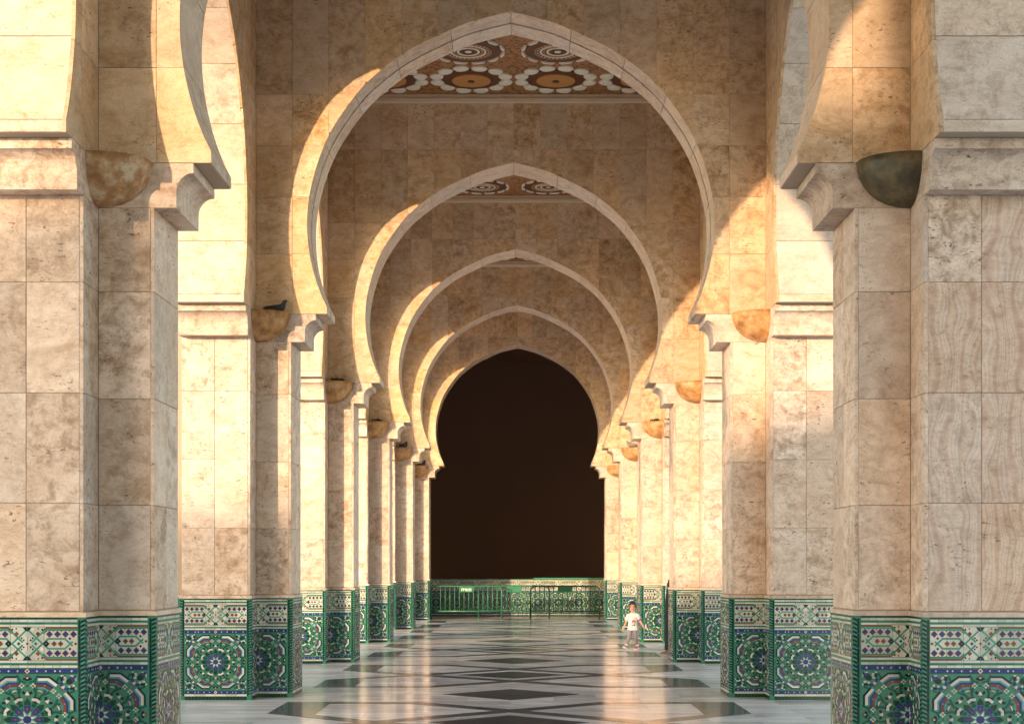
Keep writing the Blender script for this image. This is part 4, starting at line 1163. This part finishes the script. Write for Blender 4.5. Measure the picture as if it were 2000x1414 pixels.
blot(-0.045, 0.535, 0.010, 0.008, 'print_teal'); blot(-0.02, 0.625, 0.028, 0.008, 'print_pink'); blot(0.045, 0.635, 0.010, 0.008, 'print_teal'); blot(-0.04, 0.455, 0.012, 0.008, 'print_yellow'); blot(0.05, 0.462, 0.012, 0.008, 'print_yellow'); blot(0.0, 0.440, 0.012, 0.009, 'print_teal')
# hair, face
mb = MB(); v = []; f = []; seg, rg = 20, 9
for k in range(rg+1):
    th = math.pi*0.62*k/rg
    for q in range(seg):
        ph = 2*math.pi*q/seg; front = max(0, -math.sin(ph)); thq = th*(1-0.36*front**1.5)
        v.append((0.092*math.sin(thq)*math.cos(ph), 0.010+0.098*math.sin(thq)*math.sin(ph), 0.885+0.103*math.cos(thq)))
for k in range(rg):
    for q in range(seg): f.append((k*seg+q, k*seg+(q+1) % seg, (k+1)*seg+(q+1) % seg, (k+1)*seg+q)[::-1])
mb.add(v, f); link('hair', mb.mesh('hair', 'hair', True), ch)
mb = MB(); mb.ellipsoid((0, 0.075, 0.82), (0.055, 0.04, 0.05), 12, 8); link('hair', mb.mesh('hair', 'hair', True), ch)
for s_ in (1, -1):
    mb = MB(); mb.ellipsoid((s_*0.030, -0.079, 0.868), (0.013, 0.006, 0.008), 10, 6); link('eye', mb.mesh('eye', 'eye_dark', True), ch)
    mb = MB(); mb.tube([(s_*0.014, -0.082, 0.885), (s_*0.032, -0.080, 0.889), (s_*0.047, -0.070, 0.884)], 0.003, 5); link('eyebrow', mb.mesh('eyebrow', 'hair'), ch)
    mb = MB(); mb.ellipsoid((s_*0.086, -0.002, 0.858), (0.008, 0.016, 0.022), 8, 6); link('ear', mb.mesh('ear', 'skin', True), ch)
mb = MB(); mb.ellipsoid((0, -0.085, 0.848), (0.011, 0.013, 0.015), 8, 6); link('nose', mb.mesh('nose', 'skin', True), ch)
mb = MB(); mb.ellipsoid((0, -0.070, 0.815), (0.018, 0.008, 0.007), 8, 6); link('mouth', mb.mesh('mouth', 'lips', True), ch)
# shoes
def shoe(ankle, heel, toe, up):
    a = Vector(heel); b_ = Vector(toe); d = b_-a; side = Vector((0, 0, 1)).cross(d).normalized(); upv = d.normalized().cross(side) if False else side.cross(d).normalized()*-1
    if upv.z < 0: upv = -upv
    mb = MB(); v = []; f = []; prof = [(0.0, 0.022, 0.062), (0.25, 0.026, 0.066), (0.45, 0.030, 0.050), (0.70, 0.033, 0.036), (0.9, 0.026, 0.026), (1.0, 0.012, 0.014)]
    for tt, w_, h_ in prof:
        c_ = a+d*tt
        for q in range(10):
            th = math.pi*q/9; v.append(c_+side*w_*math.cos(th)+upv*(0.012+h_*math.sin(th)**0.8))
    for k in range(len(prof)-1):
        for q in range(9): f.append((k*10+q, (k+1)*10+q, (k+1)*10+q+1, k*10+q+1))
    f.append(tuple(range(10))); f.append(tuple(range(len(prof)*10-1, len(prof)*10-11, -1)))
    mb.add(v, f); s_ = link('shoe', mb.mesh('shoe', ['shoe_red'], True), ch)
    mb = MB(); v = []
    out = [(tt, w_+0.004) for tt, w_, h_ in prof]
    loop = [a+d*tt+side*w_ for tt, w_ in out]+[a+d*tt-side*w_ for tt, w_ in out[::-1]]; n_ = len(loop)
    mb.add([p+upv*0.016 for p in loop]+[p for p in loop], [tuple(range(n_)), tuple(range(2*n_-1, n_-1, -1))]+[(n_+q, n_+(q+1) % n_, (q+1) % n_, q) for q in range(n_)])
    link('sole', mb.mesh('sole', 'sole'), s_)
    mb = MB(); mb.tube([Vector(ankle)-Vector((0, 0, 0.015)), Vector(ankle)+Vector((0, 0, 0.022))], 0.029, 10); link('sock', mb.mesh('sock', 'sole'), ch)
shoe((-0.114, -0.149, 0.094), (-0.106, -0.118, 0.004), (-0.155, -0.262, 0.062), 0.3)
shoe((0.075, 0.118, 0.086), (0.082, 0.150, 0.006), (0.045, 0.000, 0.002), 0)
# --- the adult in black, mostly hidden behind the third right pier
DA = 29.6
ad_ = thing('person', 'person in long black clothing almost hidden behind the third right pier, one tan shoe showing', 'person', (2.93, DA, 0), R(-75))
J = {'pel': (0, 0, 0.92, 0.14), 'spi': (0, 0, 1.08, 0.125), 'che': (0, 0, 1.26, 0.13), 'nek': (0, 0.05, 1.43, 0.055), 'jaw': (0, 0.055, 1.50, 0.07), 'hed': (0, 0.075, 1.57, 0.095), 'top': (0, 0.085, 1.63, 0.07),
     'shL': (-0.16, 0, 1.36, 0.06), 'elL': (-0.20, 0.07, 1.10, 0.042), 'wrL': (-0.17, 0.01, 0.88, 0.028), 'shR': (0.16, 0, 1.36, 0.06), 'elR': (0.20, 0.07, 1.10, 0.042), 'wrR': (0.17, 0.01, 0.88, 0.028),
     'hiL': (-0.09, 0, 0.86, 0.10), 'knL': (-0.10, -0.02, 0.48, 0.065), 'anL': (-0.11, 0.01, 0.09, 0.04), 'toL': (-0.12, -0.15, 0.04, 0.03), 'hiR': (0.09, 0, 0.86, 0.10), 'knR': (0.09, 0, 0.48, 0.065), 'anR': (0.09, 0.02, 0.09, 0.04), 'toR': (0.10, -0.13, 0.04, 0.03)}
B = [('pel', 'spi'), ('spi', 'che'), ('che', 'nek'), ('nek', 'jaw'), ('jaw', 'hed'), ('hed', 'top'), ('che', 'shL'), ('shL', 'elL'), ('elL', 'wrL'), ('che', 'shR'), ('shR', 'elR'), ('elR', 'wrR'),
     ('pel', 'hiL'), ('hiL', 'knL'), ('knL', 'anL'), ('anL', 'toL'), ('pel', 'hiR'), ('hiR', 'knR'), ('knR', 'anR'), ('anR', 'toR')]
hand(J, B, 'wrL', 'hl', J['wrL'][:3], (0, -0.2, -1), 1, 0.011, 0.085); hand(J, B, 'wrR', 'hr', J['wrR'][:3], (0, -0.2, -1), -1, 0.011, 0.085)
link('body', skin_mesh('body', J, B, 'skin'), ad_)
mb = MB(); v = []; f = []; seg = 28
rings = [(0.075, 0.230, 0.175), (0.4, 0.205, 0.172), (0.75, 0.195, 0.168), (0.95, 0.185, 0.165), (1.12, 0.170, 0.155), (1.26, 0.180, 0.125), (1.40, 0.165, 0.10), (1.45, 0.075, 0.075)]
for z, a, b_ in rings:
    for q in range(seg):
        th = 2*math.pi*q/seg; wob = 1+0.06*math.sin(7*th)*max(0, (0.9-z)/0.9); v.append((a*wob*math.cos(th), b_*wob*math.sin(th), z))
for k in range(len(rings)-1):
    for q in range(seg): f.append((k*seg+q, k*seg+(q+1) % seg, (k+1)*seg+(q+1) % seg, (k+1)*seg+q))
mb.add(v, f); rb = link('robe', mb.mesh('robe', 'black_cloth', True), ad_)
for s_ in (1, -1):
    mb = MB(); mb.tube([(s_*0.12, 0, 1.385), (s_*0.17, 0.0, 1.34), (s_*0.203, 0.07, 1.10), (s_*0.172, 0.015, 0.90)], [0.075, 0.078, 0.062, 0.055], 12); link('sleeve', mb.mesh('sleeve', 'black_cloth', True), rb)
mb = MB(); mb.ellipsoid((0, 0.105, 1.57), (0.115, 0.12, 0.14), 16, 10); mb.tube([(0, 0.085, 1.50), (0, 0.05, 1.38)], [0.10, 0.14], 14); link('head_scarf', mb.mesh('head_scarf', 'black_cloth', True), ad_)
for s_ in (1, -1):
    mb = MB(); mb.ellipsoid((s_*0.035, -0.018, 1.575), (0.014, 0.008, 0.008), 8, 6); link('eye', mb.mesh('eye', 'eye_dark', True), ad_)
    mb = MB(); v = []; f = []; prof = [(0.06, 0.03, 0.05), (0.0, 0.036, 0.055), (-0.08, 0.040, 0.05), (-0.15, 0.042, 0.038), (-0.19, 0.030, 0.028), (-0.215, 0.012, 0.014)]
    for y, w_, h_ in prof:
        for q in range(10):
            th = math.pi*q/9; v.append((w_*math.cos(th), y, 0.004+h_*math.sin(th)))
    for k in range(5):
        for q in range(9): f.append((k*10+q, (k+1)*10+q, (k+1)*10+q+1, k*10+q+1)[::-1])
    f += [tuple(range(9, -1, -1)), tuple(range(50, 60))]
    mb.add(v, f); link('shoe', mb.mesh('shoe', 'leather_tan', True), ad_, (s_*0.105, -0.03, 0))

# ---------------------------------------------------------------- the building behind the camera whose shadow lies on the near piers
LB = 80.0
back = Vector((-SUN_DIR.x, -SUN_DIR.y, 0)).normalized()
foot = Vector((-3.5, 12.0, 0))+back*LB
HB = 4.6+LB*math.tan(SUN_EL)
t = thing('building', 'large plain stone hall far behind the camera', 'building', (foot.x, foot.y, 0), math.atan2(0.15, 0.287))
mb = MB(); mb.box(-45, 45, -25, 0, 0, HB-0.8); link('wall', mb.mesh('wall', 'far_stone'), t)
mb = MB(); mb.box(-45.4, 45.4, -25.4, 0.0, HB-0.8, HB); link('parapet', mb.mesh('parapet', 'far_stone'), t)
mb = MB(); mb.box(-1.1, 1.1, 0.0, 0.06, 0, 4.6); wm = mb.mesh('window', 'far_glass')
for q in range(-8, 9): link('window', wm, t, (q*5.0, 0.002, 3.0))

# an unseen tower added beside it, its edge placed to shade the nearest right pier
edge = Vector((2.85, 12.3, 0))+back*36.0
lat = Vector((-back.y, back.x, 0))
if lat.x < 0: lat = -lat
c_ = edge+lat*4.5+back*4.5
t = thing('tower', 'square stone tower added far behind the camera for shade', 'tower', (c_.x, c_.y, 0), math.atan2(lat.y, lat.x))
mb = MB(); mb.box(-4.5, 4.5, -4.5, 4.5, 0, 30.0); link('shaft', mb.mesh('shaft', 'far_stone'), t)
mb = MB(); mb.box(-4.7, 4.7, -4.7, 4.7, 30.0, 31.2); link('parapet', mb.mesh('parapet', 'far_stone'), t)
mb = MB(); mb.box(-0.7, 0.7, -0.05, 0.05, 0, 3.0); wm = mb.mesh('window', 'far_glass')
for z in (8, 15, 22): link('window', wm, t, (0, 4.52, z))
